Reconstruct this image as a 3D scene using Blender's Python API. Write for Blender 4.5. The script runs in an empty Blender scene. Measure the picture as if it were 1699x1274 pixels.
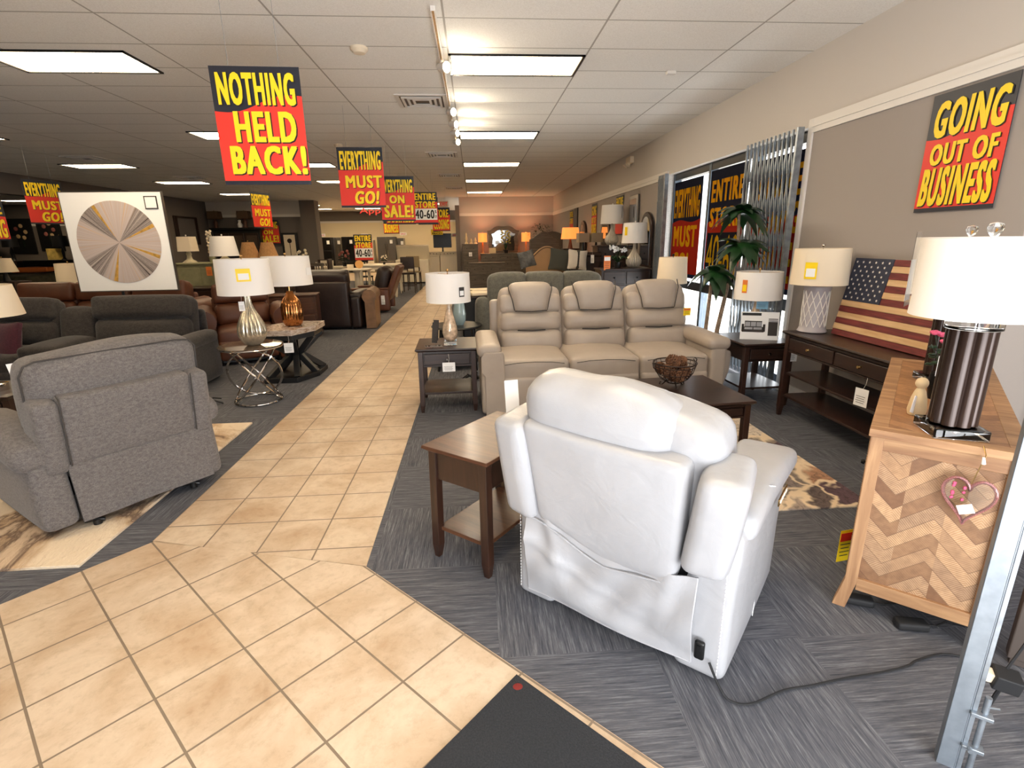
import bpy, bmesh, math, random
from mathutils import Vector, Matrix, Euler
PI=math.pi; R=math.radians
random.seed(7)
scn=bpy.context.scene; COL=scn.collection
# ---------------------------------------------------------------- camera
F=855.0; YAW,PITCH,ROLL=R(3.93),R(15.6),R(-0.82); EYE=Vector((0,0,1.55))
_f=Vector((math.sin(YAW)*math.cos(PITCH),math.cos(YAW)*math.cos(PITCH),-math.sin(PITCH)))
_r=Vector((math.cos(YAW),-math.sin(YAW),0)); _u=_r.cross(_f)
RT=_r*math.cos(ROLL)+_u*math.sin(ROLL); UP=_u*math.cos(ROLL)-_r*math.sin(ROLL); FW=_f
cam=bpy.data.cameras.new('camera'); co=bpy.data.objects.new('camera',cam); COL.objects.link(co)
co.matrix_world=Matrix(((RT.x,UP.x,-FW.x,EYE.x),(RT.y,UP.y,-FW.y,EYE.y),(RT.z,UP.z,-FW.z,EYE.z),(0,0,0,1)))
cam.sensor_width=36; cam.sensor_fit='HORIZONTAL'; cam.lens=F/1699*36; cam.clip_start=0.02; cam.clip_end=200
scn.camera=co
def at(px,py,X=None,Y=None,Z=None):
    d=FW+RT*((px-849.5)/F)-UP*((py-637)/F)
    t=(Z-EYE.z)/d.z if Z is not None else (X/d.x if X is not None else Y/d.y)
    return EYE+d*t
def ppm(p): return F/((Vector(p)-EYE).dot(FW))
# ---------------------------------------------------------------- world, sun, window daylight, added fill lamps, exposure
w=bpy.data.worlds.new('world'); scn.world=w; w.use_nodes=True
bg=w.node_tree.nodes['Background']; bg.inputs[0].default_value=(0.90,0.95,1.0,1); bg.inputs[1].default_value=2.4
sun=bpy.data.lights.new('sun','SUN'); sun.energy=9; sun.angle=R(.6); sun.color=(1,.96,.9)
so=bpy.data.objects.new('sun',sun); COL.objects.link(so)
so.rotation_euler=Vector((-.17,.06,-1)).to_track_quat('-Z','Y').to_euler(); so.location=(8,5,9)
def area(name,loc,target,sx,sy,power,color):
    l=bpy.data.lights.new(name,'AREA'); l.shape='RECTANGLE'; l.size=sx; l.size_y=sy; l.energy=power; l.color=color
    o=bpy.data.objects.new(name,l); COL.objects.link(o); o.location=loc
    o.rotation_euler=(Vector(target)-Vector(loc)).to_track_quat('-Z','Y').to_euler(); return o
area('ceiling_fill',(0.5,-0.95,.45),(-.1,2.2,3.1),4.2,1.0,125,(.95,.97,1))  # unseen lamp added low at the front to brighten the near ceiling
area('flash_fill',(0.7,-0.95,1.6),(-0.2,5.5,1.6),3.6,2.0,30,(.95,.97,1))  # unseen frontal lamp, added to stand in for the camera flash
area('window_daylight',(3.8,6.8,.9),(0.6,6.6,2.6),3.2,1.6,90,(.93,.97,1))
scn.view_settings.view_transform='Standard'; scn.view_settings.look='None'
scn.view_settings.gamma=1; scn.view_settings.use_curve_mapping=False
scn.view_settings.exposure=0.45
# ---------------------------------------------------------------- materials
def srgb(r,g,b):
    f=lambda c:(c/255/12.92) if c/255<=.04045 else ((c/255+.055)/1.055)**2.4
    return (f(r),f(g),f(b),1)
class NT:
    def __init__(s,name):
        s.m=bpy.data.materials.new(name); s.m.use_nodes=True; s.t=s.m.node_tree
        s.b=s.t.nodes['Principled BSDF']; s.co=None
    def n(s,typ,**k):
        o=s.t.nodes.new(typ)
        for a,v in k.items(): setattr(o,a,v)
        return o
    def l(s,a,b): s.t.links.new(a,b)
    def coord(s,scale=(1,1,1),rot=(0,0,0),loc=(0,0,0),kind='Object'):
        tc=s.n('ShaderNodeTexCoord'); mp=s.n('ShaderNodeMapping')
        mp.inputs['Scale'].default_value=scale; mp.inputs['Rotation'].default_value=rot; mp.inputs['Location'].default_value=loc
        s.l(tc.outputs[kind],mp.inputs[0]); return mp.outputs[0]
    def noise(s,vec,scale,detail=3,rough=.55,dist=0):
        o=s.n('ShaderNodeTexNoise'); o.inputs['Scale'].default_value=scale; o.inputs['Detail'].default_value=detail
        o.inputs['Roughness'].default_value=rough; o.inputs['Distortion'].default_value=dist; s.l(vec,o.inputs['Vector']); return o.outputs['Fac']
    def ramp(s,fac,stops):
        o=s.n('ShaderNodeValToRGB'); e=o.color_ramp.elements
        while len(e)<len(stops): e.new(.5)
        for q,(p,c) in zip(e,stops): q.position=p; q.color=c if len(c)==4 else (*c,1)
        s.l(fac,o.inputs[0]); return o.outputs[0]
    def mix(s,fac,a,b,mode='MIX'):
        o=s.n('ShaderNodeMix',data_type='RGBA',blend_type=mode)
        for i,v in ((0,fac),(6,a),(7,b)):
            if hasattr(v,'is_linked'): s.l(v,o.inputs[i])
            else: o.inputs[i].default_value=v
        return o.outputs[2]
    def bump(s,h,strength=.3,dist=.01):
        o=s.n('ShaderNodeBump'); o.inputs['Strength'].default_value=strength; o.inputs['Distance'].default_value=dist
        s.l(h,o.inputs['Height']); s.l(o.outputs[0],s.b.inputs['Normal'])
def mat(name,c,rough=.6,metal=0,var=0,vs=8,bump=0,bs=60,stretch=(1,1,1),spec=None,emit=0,trans=0,coat=0,sheen=0,alpha=1):
    q=NT(name); c=srgb(*c) if max(c)>1 else (*c,1)
    b=q.b; b.inputs['Base Color'].default_value=c; b.inputs['Roughness'].default_value=rough; b.inputs['Metallic'].default_value=metal
    if spec is not None: b.inputs['Specular IOR Level'].default_value=spec
    if coat: b.inputs['Coat Weight'].default_value=coat
    if sheen: b.inputs['Sheen Weight'].default_value=sheen
    if trans: b.inputs['Transmission Weight'].default_value=trans
    if alpha<1: b.inputs['Alpha'].default_value=alpha
    if emit: b.inputs['Emission Color'].default_value=c; b.inputs['Emission Strength'].default_value=emit
    v=q.coord(stretch)
    n=q.noise(v,vs)
    if var:
        lo=tuple(x*(1-var) for x in c[:3]); hi=tuple(min(1,x*(1+var)) for x in c[:3])
        q.l(q.ramp(n,[(.3,lo),(.7,hi)]),b.inputs['Base Color'])
    if bump: q.bump(q.noise(v,bs,2),bump,.004)
    return q.m
def wood(name,dark,light,scale=3,axis='X',rough=.4,bump=.1,coat=0):
    q=NT(name); st={'X':(.8,9,9),'Y':(9,.8,9),'Z':(9,9,.8)}[axis]
    v=q.coord(tuple(s*scale for s in st)); n=q.noise(v,1.2,6,.6,.6)
    q.l(q.ramp(n,[(.28,srgb(*dark)),(.5,srgb(*[(a+b)/2 for a,b in zip(dark,light)])),(.72,srgb(*light))]),q.b.inputs['Base Color'])
    q.b.inputs['Roughness'].default_value=rough; q.bump(n,bump,.003)
    if coat: q.b.inputs['Coat Weight'].default_value=coat; q.b.inputs['Coat Roughness'].default_value=.15
    return q.m
def leather(name,c,rough=.42,vary=.08,fold=.25):
    q=NT(name); c=srgb(*c); v=q.coord()
    n=q.noise(v,5,4); q.l(q.ramp(n,[(.3,tuple(x*(1-vary) for x in c[:3])),(.7,tuple(min(1,x*(1+vary)) for x in c[:3]))]),q.b.inputs['Base Color'])
    q.b.inputs['Roughness'].default_value=rough
    vo=q.n('ShaderNodeTexVoronoi'); vo.inputs['Scale'].default_value=260; q.l(v,vo.inputs['Vector'])
    f=q.noise(v,7,3,.5,.8)
    ma=q.n('ShaderNodeMath',operation='MULTIPLY_ADD'); ma.inputs[1].default_value=3.0*fold; q.l(f,ma.inputs[0])
    m2=q.n('ShaderNodeMath',operation='MULTIPLY'); m2.inputs[1].default_value=.04; q.l(vo.outputs['Distance'],m2.inputs[0]); q.l(m2.outputs[0],ma.inputs[2])
    q.bump(ma.outputs[0],.35,.012); return q.m
def fabric(name,c,c2,rough=.95,sc=240,bump=.4):
    q=NT(name); v=q.coord((1,1,1)); a=q.noise(v,sc,2,.7); 
    v2=q.coord((.6,.6,1)); b=q.noise(v2,sc*.35,3,.7)
    x=q.mix(.5,q.ramp(a,[(.35,srgb(*c)),(.65,srgb(*c2))]),q.ramp(b,[(.35,srgb(*c)),(.65,srgb(*c2))]))
    q.l(x,q.b.inputs['Base Color']); q.b.inputs['Roughness'].default_value=rough; q.b.inputs['Sheen Weight'].default_value=.15
    q.bump(a,bump,.003); return q.m
MT={}
def tilemat(name,rotz,off=(0,0)):
    q=NT(name); v=q.coord(rot=(0,0,rotz),loc=(off[0],off[1],0))
    br=q.n('ShaderNodeTexBrick'); br.offset=0; br.squash=1
    for k,x in (('Scale',1),('Brick Width',.307),('Row Height',.307),('Mortar Size',.0048),('Mortar Smooth',.25),('Bias',0)): br.inputs[k].default_value=x
    br.inputs['Color1'].default_value=(.35,.35,.35,1); br.inputs['Color2'].default_value=(.65,.65,.65,1); q.l(v,br.inputs['Vector'])
    n=q.noise(v,3.2,7,.62,.4); n2=q.noise(v,22,6,.7)
    c=q.ramp(n,[(.25,srgb(172,142,110)),(.45,srgb(194,171,144)),(.6,srgb(210,191,167)),(.8,srgb(186,159,130))])
    c2=q.ramp(n2,[(.3,(.72,.68,.62)),(.5,(1,1,1)),(1,(1,1,1))])
    c=q.mix(.55,c,c2,'MULTIPLY')
    c=q.mix(.10,c,br.outputs['Color'],'OVERLAY')
    c=q.mix(br.outputs['Fac'],c,srgb(128,112,94)); q.l(c,q.b.inputs['Base Color'])
    q.b.inputs['Roughness'].default_value=.42
    inv=q.n('ShaderNodeMath',operation='SUBTRACT'); inv.inputs[0].default_value=1; q.l(br.outputs['Fac'],inv.inputs[1])
    q.bump(inv.outputs[0],.5,.003); return q.m
def carpetmat(name,lo,hi):
    q=NT(name); v=q.coord(loc=(-.05,-.43,0))
    ch=q.n('ShaderNodeTexChecker'); ch.inputs['Scale'].default_value=1/.6; q.l(v,ch.inputs['Vector'])
    def streak(sc):
        vv=q.coord(sc); return q.noise(vv,1,4,.75)
    a=streak((150,7,1)); b=streak((7,150,1)); a2=streak((60,2.5,1)); b2=streak((2.5,60,1))
    s1=q.mix(ch.outputs['Fac'],a,b); s2=q.mix(ch.outputs['Fac'],a2,b2); s=q.mix(.4,s1,s2)
    c=q.ramp(s,[(.36,srgb(*lo)),(.52,srgb(*[(x+y)/2-4 for x,y in zip(lo,hi)])),(.68,srgb(*hi))])
    q.l(c,q.b.inputs['Base Color']); q.b.inputs['Roughness'].default_value=.95; q.bump(s,.4,.004)
    return q.m
def ceilmat():
    q=NT('acoustic_tile_ceiling'); v=q.coord(loc=(.18+1.255*20-.012,-5.27+.62*60,0))
    br=q.n('ShaderNodeTexBrick'); br.offset=0
    for k,x in (('Scale',1),('Brick Width',1.255),('Row Height',.6175),('Mortar Size',.009),('Mortar Smooth',.3)): br.inputs[k].default_value=x
    q.l(v,br.inputs['Vector']); n=q.noise(v,120,3,.8); n2=q.noise(v,3,2)
    c=q.ramp(n,[(.3,srgb(228,224,216)),(.6,srgb(247,244,238))]); c=q.mix(br.outputs['Fac'],c,srgb(176,170,160)); q.l(c,q.b.inputs['Base Color'])
    q.b.inputs['Roughness'].default_value=.9
    inv=q.n('ShaderNodeMath',operation='MULTIPLY'); inv.inputs[1].default_value=-1; q.l(br.outputs['Fac'],inv.inputs[0]); q.bump(inv.outputs[0],.6,.006)
    return q.m
MT['tile']=tilemat('beige_floor_tile',0,(.255,.02)); MT['tile45']=tilemat('beige_floor_tile_diagonal',R(-45),(.046,.225))
MT['carpet']=carpetmat('charcoal_carpet_tile',(50,52,60),(132,132,136))
MT['ceil']=ceilmat()
MT['wall_hi']=mat('upper_wall_paint',(204,196,187),.85,bump=.1,bs=200)
MT['wall_lo']=mat('lower_wall_paint',(160,151,144),.85,bump=.1,bs=200)
MT['wall_beige']=mat('beige_wall_paint',(232,216,182),.85)
MT['wall_dark']=mat('taupe_wall_paint',(112,104,98),.85)
MT['trim']=mat('white_trim_paint',(226,220,212),.5)
MT['black']=mat('black_satin',(14,14,15),.4); MT['blackmetal']=mat('black_metal',(22,21,22),.35,.6)
MT['alu']=mat('bluish_aluminium',(88,98,108),.4,.7,var=.15)
MT['galv']=mat('galvanised_steel',(150,158,166),.38,.75,var=.25,vs=14)
MT['galvd']=mat('weathered_galvanised_steel',(128,136,144),.45,.6,var=.12,vs=22)
MT['chrome']=mat('polished_chrome',(215,210,205),.08,1)
MT['gold']=mat('brushed_brass',(196,160,104),.25,1)
MT['whiteL']=leather('white_leather',(162,162,165),.34,.05,.45)
MT['greigeL']=leather('greige_leather',(168,156,144),.45,.06,.2)
MT['brownL']=leather('brown_leather',(92,52,32),.45,.2,.3)
MT['dkbrownL']=leather('dark_brown_leather',(38,24,20),.42,.25,.3)
MT['greyF']=fabric('grey_woven_fabric',(74,69,67),(118,112,109)); MT['greyFp']=mat('grey_piping',(60,56,54),.9)
MT['dkF']=fabric('dark_grey_fabric',(33,31,31),(66,61,59),sc=120)
MT['greenF']=fabric('grey_green_velvet',(80,80,74),(108,106,98),sc=90,bump=.1)
MT['purple']=fabric('plum_fabric',(50,18,32),(82,34,50))
MT['espresso']=wood('espresso_wood',(32,19,14),(56,35,26),3,'X',.36,.06,.12)
MT['espZ']=wood('espresso_wood_upright',(38,21,15),(62,38,27),3,'Z',.35,.06,.2)
MT['walnut']=wood('walnut_veneer',(60,35,22),(96,61,40),3,'X',.42,.04,.12)
MT['walZ']=wood('walnut_upright',(32,18,12),(58,34,23),3,'Z',.35,.05,.2)
MT['oak']=wood('reclaimed_oak',(128,90,60),(192,152,110),2,'Z',.6,.3)
MT['oakX']=wood('reclaimed_oak_rail',(126,88,58),(184,144,102),2,'X',.6,.3)
MT['greywood']=wood('grey_washed_wood',(74,66,58),(116,104,92),3,'X',.5,.1)
MT['shade']=mat('white_linen_shade',(236,232,228),.85,bump=.15,bs=400)
MT['cream']=mat('cream_linen_shade',(232,216,190),.85,bump=.15,bs=400)
MT['tan']=mat('tan_pleated_shade',(178,132,84),.85,var=.2,vs=60,stretch=(1,1,.02))
MT['brownsh']=mat('brown_square_shade',(92,70,50),.9); 
MT['glass']=mat('clear_glass',(.96,.98,.98),.02,trans=1)
_q=NT('window_glass'); _t=_q.n('ShaderNodeBsdfTransparent'); _g=_q.n('ShaderNodeBsdfGlossy'); _g.inputs['Roughness'].default_value=.02; _m=_q.n('ShaderNodeMixShader'); _m.inputs[0].default_value=.05; _q.l(_t.outputs[0],_m.inputs[1]); _q.l(_g.outputs[0],_m.inputs[2]); _q.l(_m.outputs[0],_q.t.nodes['Material Output'].inputs[0]); MT['wglass']=_q.m
MT['paper']=mat('white_card',(240,240,240),.6); MT['yellow']=mat('sign_yellow',(250,214,20),.5); MT['red']=mat('sign_red',(226,50,34),.5)
MT['navy']=mat('sign_navy',(22,26,40),.45); MT['inkblack']=mat('sign_black_ink',(12,10,8),.6); MT['tagorange']=mat('orange_sticker',(222,120,50),.6)
MT['skyblue']=mat('pale_blue_card',(120,170,200),.6); MT['pink']=mat('pink_petal',(206,84,120),.7)
MT['leaf']=mat('glossy_leaf',(24,52,24),.3,var=.4,vs=9); MT['leafd']=mat('dark_foliage',(20,36,22),.6,var=.3)
MT['bark']=mat('pale_bark',(150,128,108),.85,var=.4,vs=30,bump=.5,bs=50)
MT['cornw']=mat('warm_white_enamel',(226,216,194),.35); MT['whitewood']=mat('antique_white_paint',(226,214,192),.5)
MT['steel']=mat('fridge_steel',(120,116,112),.3,.8); MT['blkapp']=mat('black_appliance',(16,15,15),.25)
MT['mirror']=mat('mirror_glass',(200,200,200),.03,1)
MT['cone']=mat('pine_cone_brown',(110,74,50),.8,var=.4,vs=40,bump=.6,bs=80); MT['wire']=mat('rusty_black_wire',(48,34,28),.5,.5)
MT['rubber']=mat('black_rubber',(20,20,22),.7); MT['skin']=mat('painted_wood_cream',(214,190,150),.6)
def emis(name,c,st):
    m=mat(name,c,.5); b=m.node_tree.nodes['Principled BSDF']; b.inputs['Emission Color'].default_value=srgb(*c); b.inputs['Emission Strength'].default_value=st; return m
MT['redlit']=emis('lit_red_exit_letters',(200,50,40),.35)
# ---------------------------------------------------------------- mesh builder
class MB:
    def __init__(s,M=None): s.v=[];s.f=[];s.mi=[];s.M=M or Matrix();s.cur=0
    def add(s,vs,fs,M=None):
        T=s.M@M if M else s.M; b=len(s.v); s.v+= [T@Vector(p) for p in vs]; s.f+=[tuple(i+b for i in f) for f in fs]; s.mi+=[s.cur]*len(fs); return s
    def box(s,c,sz,rot=(0,0,0),taper=None):
        x,y,z=[k/2 for k in sz]; tx,ty=taper or (1,1)
        vs=[(-x*tx,-y*ty,-z),(x*tx,-y*ty,-z),(x*tx,y*ty,-z),(-x*tx,y*ty,-z),(-x,-y,z),(x,-y,z),(x,y,z),(-x,y,z)]
        return s.add(vs,[(3,2,1,0),(4,5,6,7),(0,1,5,4),(1,2,6,5),(2,3,7,6),(3,0,4,7)],Matrix.Translation(c)@Euler(rot).to_matrix().to_4x4())
    def b2(s,x0,x1,y0,y1,z0,z1): return s.box(((x0+x1)/2,(y0+y1)/2,(z0+z1)/2),(abs(x1-x0),abs(y1-y0),abs(z1-z0)))
    def prism(s,poly,z0,z1,M=None):
        n=len(poly); vs=[(p[0],p[1],z0) for p in poly]+[(p[0],p[1],z1) for p in poly]
        fs=[tuple(range(n))[::-1],tuple(range(n,2*n))]+[(i,(i+1)%n,n+(i+1)%n,n+i) for i in range(n)]
        return s.add(vs,fs,M)
    def prismx(s,poly,x0,x1):   # poly in (y,z), extruded along x
        return s.prism(poly,x0,x1,Matrix(((0,0,1,0),(1,0,0,0),(0,1,0,0),(0,0,0,1))))
    def lathe(s,prof,n=24,c=(0,0,0),fn=None,M=None):
        vs=[];fs=[]
        for (r,z) in prof:
            for i in range(n):
                a=2*PI*i/n; rr=r*(fn(a,z) if fn else 1); vs.append((c[0]+rr*math.cos(a),c[1]+rr*math.sin(a),c[2]+z))
        m=len(prof)
        for j in range(m-1):
            for i in range(n): k=(i+1)%n; fs.append((j*n+i,j*n+k,(j+1)*n+k,(j+1)*n+i))
        if prof[0][0]>1e-5: fs.append(tuple(range(n))[::-1])
        if prof[-1][0]>1e-5: fs.append(tuple(range((m-1)*n,m*n)))
        return s.add(vs,fs,M)
    def shell(s,r0,r1,z0,z1,n=32,t=.004,c=(0,0,0),sq=False):   # open drum shade
        vs=[];fs=[]
        rings=[(r0,z0),(r1,z1),(r1-t,z1),(r0-t,z0)]
        for r,z in rings:
            for i in range(n):
                a=2*PI*(i+.5)/n; k=r/max(abs(math.cos(a)),abs(math.sin(a))) if sq else r
                vs.append((c[0]+k*math.cos(a),c[1]+k*math.sin(a),c[2]+z))
        for j in range(4):
            for i in range(n):
                k=(i+1)%n; q=(j+1)%4; fs.append((j*n+i,j*n+k,q*n+k,q*n+i))
        return s.add(vs,fs)
    def tube(s,pts,r,n=8,closed=False):
        P=[Vector(p) for p in pts]; m=len(P); vs=[];fs=[]; rr=r if isinstance(r,(list,tuple)) else [r]*m
        up=None
        for i in range(m):
            a=P[i-1] if (i>0 or closed) else P[0]; b=P[(i+1)%m] if (i<m-1 or closed) else P[-1]
            t=(b-a).normalized()
            if up is None: up=Vector((0,0,1)) if abs(t.z)<.9 else Vector((1,0,0))
            x=up.cross(t); x=x.normalized() if x.length>1e-6 else Vector((1,0,0)); y=t.cross(x); up=y
            for k in range(n):
                q=2*PI*k/n; vs.append(P[i]+x*(rr[i]*math.cos(q))+y*(rr[i]*math.sin(q)))
        for i in range(m if closed else m-1):
            j=(i+1)%m
            for k in range(n): l=(k+1)%n; fs.append((i*n+k,i*n+l,j*n+l,j*n+k))
        if not closed: fs+= [tuple(range(n))[::-1],tuple(range((m-1)*n,m*n))]
        return s.add(vs,fs)
    def bar(s,a,b,w,t):
        a=Vector(a);b=Vector(b);d=b-a; q=d.to_track_quat('Z','Y').to_matrix().to_4x4()
        return s.add([(-w/2,-t/2,0),(w/2,-t/2,0),(w/2,t/2,0),(-w/2,t/2,0),(-w/2,-t/2,d.length),(w/2,-t/2,d.length),(w/2,t/2,d.length),(-w/2,t/2,d.length)],
          [(3,2,1,0),(4,5,6,7),(0,1,5,4),(1,2,6,5),(2,3,7,6),(3,0,4,7)],Matrix.Translation(a)@q)
    def ball(s,c,r,sz=(1,1,1),n=12,m=8):
        prof=[(max(1e-6,math.sin(PI*j/m)*r),-math.cos(PI*j/m)*r) for j in range(m+1)]
        return s.lathe(prof,n,M=Matrix.Translation(c)@Matrix.Diagonal((*sz,1)))
    def rbox(s,c,sz,r=.04,rot=(0,0,0),puff=(0,0,0),k=6,seg=3,fn=None):
        h=[q/2 for q in sz]; r=min(r,*h)*.999
        def samp(a):
            o=[-a+r*(1-math.cos(PI/2*i/seg)) for i in range(seg)]; mid=[-a+r+(2*a-2*r)*i/k for i in range(k+1)]
            return o+mid+[-q for q in o[::-1]]
        S=[samp(a) for a in h]; N=len(S[0])-1; idx={};vs=[];fs=[]
        def vert(i,j,l):
            if (i,j,l) in idx: return idx[(i,j,l)]
            p=Vector((S[0][i],S[1][j],S[2][l])); inn=Vector([max(-(h[a]-r),min(h[a]-r,p[a])) for a in range(3)])
            d=p-inn
            if d.length>1e-9: p=inn+d.normalized()*r
            u=[p[a]/h[a] for a in range(3)]
            g=lambda t:max(0,1-t*t)
            p.x+=puff[0]*u[0]*g(u[1])*g(u[2]); p.y+=puff[1]*u[1]*g(u[0])*g(u[2]); p.z+=puff[2]*u[2]*g(u[0])*g(u[1])
            if fn: p=Vector(fn(p.x,p.y,p.z))
            idx[(i,j,l)]=len(vs); vs.append(p); return idx[(i,j,l)]
        for i in range(N):
            for j in range(N):
                fs.append((vert(i,j,0),vert(i,j+1,0),vert(i+1,j+1,0),vert(i+1,j,0))); fs.append((vert(i,j,N),vert(i+1,j,N),vert(i+1,j+1,N),vert(i,j+1,N)))
                fs.append((vert(i,0,j),vert(i+1,0,j),vert(i+1,0,j+1),vert(i,0,j+1))); fs.append((vert(i,N,j),vert(i,N,j+1),vert(i+1,N,j+1),vert(i+1,N,j)))
                fs.append((vert(0,i,j),vert(0,i,j+1),vert(0,i+1,j+1),vert(0,i+1,j))); fs.append((vert(N,i,j),vert(N,i+1,j),vert(N,i+1,j+1),vert(N,i,j+1)))
        return s.add(vs,fs,Matrix.Translation(c)@Euler(rot).to_matrix().to_4x4())
    def sheet(s,fn,nu,nv,t=.004):   # fn(u,v)->point ; thickened
        P=[[Vector(fn(i/nu,j/nv)) for j in range(nv+1)] for i in range(nu+1)]
        def nor(i,j):
            a=P[min(nu,i+1)][j]-P[max(0,i-1)][j]; b=P[i][min(nv,j+1)]-P[i][max(0,j-1)]; q=a.cross(b); return q.normalized() if q.length>0 else Vector((0,0,1))
        vs=[P[i][j] for i in range(nu+1) for j in range(nv+1)]; k=len(vs)
        vs+=[P[i][j]-nor(i,j)*t for i in range(nu+1) for j in range(nv+1)]
        I=lambda i,j:i*(nv+1)+j; fs=[]
        for i in range(nu):
            for j in range(nv):
                q=(I(i,j),I(i+1,j),I(i+1,j+1),I(i,j+1)); fs.append(q); fs.append(tuple(x+k for x in q[::-1]))
        edge=[(I(i,0),I(i+1,0)) for i in range(nu)]+[(I(nu,j),I(nu,j+1)) for j in range(nv)]+[(I(i+1,nv),I(i,nv)) for i in range(nu-1,-1,-1)]+[(I(0,j+1),I(0,j)) for j in range(nv-1,-1,-1)]
        for a,b in edge: fs.append((b,a,a+k,b+k))
        return s.add(vs,fs)
    def build(s,name,m,parent=None,smooth=True,bevel=0,ang=38,seg=2):
        me=bpy.data.meshes.new(name); me.from_pydata(s.v,[],s.f)
        for q in (m if isinstance(m,(list,tuple)) else [m]): me.materials.append(MT[q] if isinstance(q,str) else q)
        if isinstance(m,(list,tuple)):
            for p,i in zip(me.polygons,s.mi): p.material_index=i
        me.validate(); bm=bmesh.new(); bm.from_mesh(me); bmesh.ops.recalc_face_normals(bm,faces=bm.faces); bm.to_mesh(me); bm.free()
        if smooth:
            me.polygons.foreach_set('use_smooth',[True]*len(me.polygons)); me.set_sharp_from_angle(angle=R(ang))
        o=bpy.data.objects.new(name,me); COL.objects.link(o)
        if parent: o.parent=parent
        if bevel:
            b=o.modifiers.new('bevel','BEVEL'); b.width=bevel; b.segments=seg; b.limit_method='ANGLE'; b.angle_limit=R(40)
        return o
def tag(o,label,cat,group=None,kind=None):
    if label: o['label']=label
    if cat: o['category']=cat
    if group: o['group']=group
    if kind: o['kind']=kind
    return o
def T(name,label,cat,loc=(0,0,0),rz=0,group=None):
    o=bpy.data.objects.new(name,None); COL.objects.link(o); o.location=loc; o.rotation_euler=(0,0,rz); o.empty_display_size=.1
    return tag(o,label,cat,group)
def struct(mb,name,m,**k):
    o=mb.build(name,m,**k); o['kind']='structure'; return o
def copytree(o,parent=None,label=None,loc=None,rz=None):
    c=o.copy(); COL.objects.link(c); c.parent=parent
    if label: c['label']=label
    if loc is not None: c.location=loc
    if rz is not None: c.rotation_euler=(0,0,rz)
    for ch in [x for x in list(COL.objects) if x.parent==o]: copytree(ch,c)
    return c
def smoothpts(P,k=5):
    P=[Vector(p) for p in P]; out=[]
    for i in range(len(P)-1):
        a=P[max(0,i-1)];b=P[i];c=P[i+1];d=P[min(len(P)-1,i+2)]
        for j in range(k):
            t=j/k; out.append(.5*((2*b)+(c-a)*t+(2*a-5*b+4*c-d)*t*t+(3*b-a-3*c+d)*t**3))
    return out+[P[-1]]
# text -> mesh (built-in font)
_tc={}
def glyphs(body,off,ext):
    k=(body,off,ext)
    if k not in _tc:
        cu=bpy.data.curves.new('text','FONT'); cu.body=body; cu.offset=0; cu.extrude=ext; cu.resolution_u=3; cu.space_character=1.0+off*3.4
        o=bpy.data.objects.new('text',cu); COL.objects.link(o); dg=bpy.context.evaluated_depsgraph_get(); dg.update()
        me=bpy.data.meshes.new_from_object(o.evaluated_get(dg)); _tc[k]=([v.co.copy() for v in me.vertices],[tuple(p.vertices) for p in me.polygons])
        bpy.data.objects.remove(o); bpy.data.curves.remove(cu); bpy.data.meshes.remove(me)
    return _tc[k]
def text(mb,body,x0,x1,z0,z1,y,off=.028,t=.0012,slant=0,curve=None):
    """text in the local xz plane, facing -y, fitted to a box"""
    g0,f0=glyphs(body,off,.01); vs=[];fs=[]
    for ki,(sh,sv) in enumerate([(a,b_) for a in (-1,-.33,.33,1) for b_ in (-.45,.45)] if off>0 else ((0,0),)):
        b=len(vs); vs+=[v+Vector((sh*off*1.15,sv*off,ki*.004*(1 if v.z>0 else -1))) for v in g0]; fs+=[tuple(i+b for i in p) for p in f0]
    xs=[v.x for v in vs]; ys=[v.y for v in vs]
    a,b,c,d=min(xs),max(xs),min(ys),max(ys); out=[]
    for v in vs:
        u=(v.x-a)/(b-a); q=(v.y-c)/(d-c)
        out.append((x0+(x1-x0)*u+slant*(q-.5)*(z1-z0), y+(t if v.z<0 else -t)-(abs(v.z)-.01)*.06, z0+(z1-z0)*q+(curve(u,q) if curve else 0)))
    mb.add(out,fs)
# ================================================================ the room
WX=3.15; CZ=3.17
struct(MB().b2(-18.6,3.4,-1.3,30.4,-.06,0),'floor','carpet',smooth=False)
# tiled aisle and the diagonal tiled entrance, a hair above the carpet
struct(MB().prism([(-.581,2.267),(-.583,22.6),(3.0,22.9),(3.0,30),(-9,30),(-9,23.2),(-1.80,21.6),(-1.79,2.60)],.0,.004),'floor','tile',smooth=False)
struct(MB().prism([(-.581,2.262),(-1.775,2.600),(-3.3,.80),(-4.4,-.6),(-4.6,-1.25),(2.93,-1.25)],.0,.004),'floor','tile45',smooth=False)
c=MB(); c.b2(-18.6,3.4,-1.3,30.4,CZ,CZ+.08); struct(c,'ceiling','ceil',smooth=False)
# right wall with the shop window
WY0,WY1,WZ1=5.02,8.62,2.52
def wallseg(name,x0,x1,y0,y1,z0=0,z1=CZ,split=2.52,lo='wall_lo',hi='wall_hi'):
    m=MB()
    if z0<split: m.b2(x0,x1,y0,y1,z0,min(split,z1))
    m.cur=1
    if z1>split: m.b2(x0,x1,y0,y1,max(split,z0),z1)
    o=m.build(name,[lo,hi],smooth=False); o['kind']='structure'; return o
wallseg('wall_right',WX,WX+.22,2.86,WY0); wallseg('wall_right',WX,WX+.22,WY1,22.0)
m=MB(); m.b2(WX,WX+.22,WY0,WY1,WZ1,CZ); struct(m,'wall_right','wall_hi',smooth=False)
wallseg('wall_right',WX+.22,WX+.75,2.86,3.0); wallseg('wall_right',WX+.75,WX+.9,-1.3,3.0)
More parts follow.
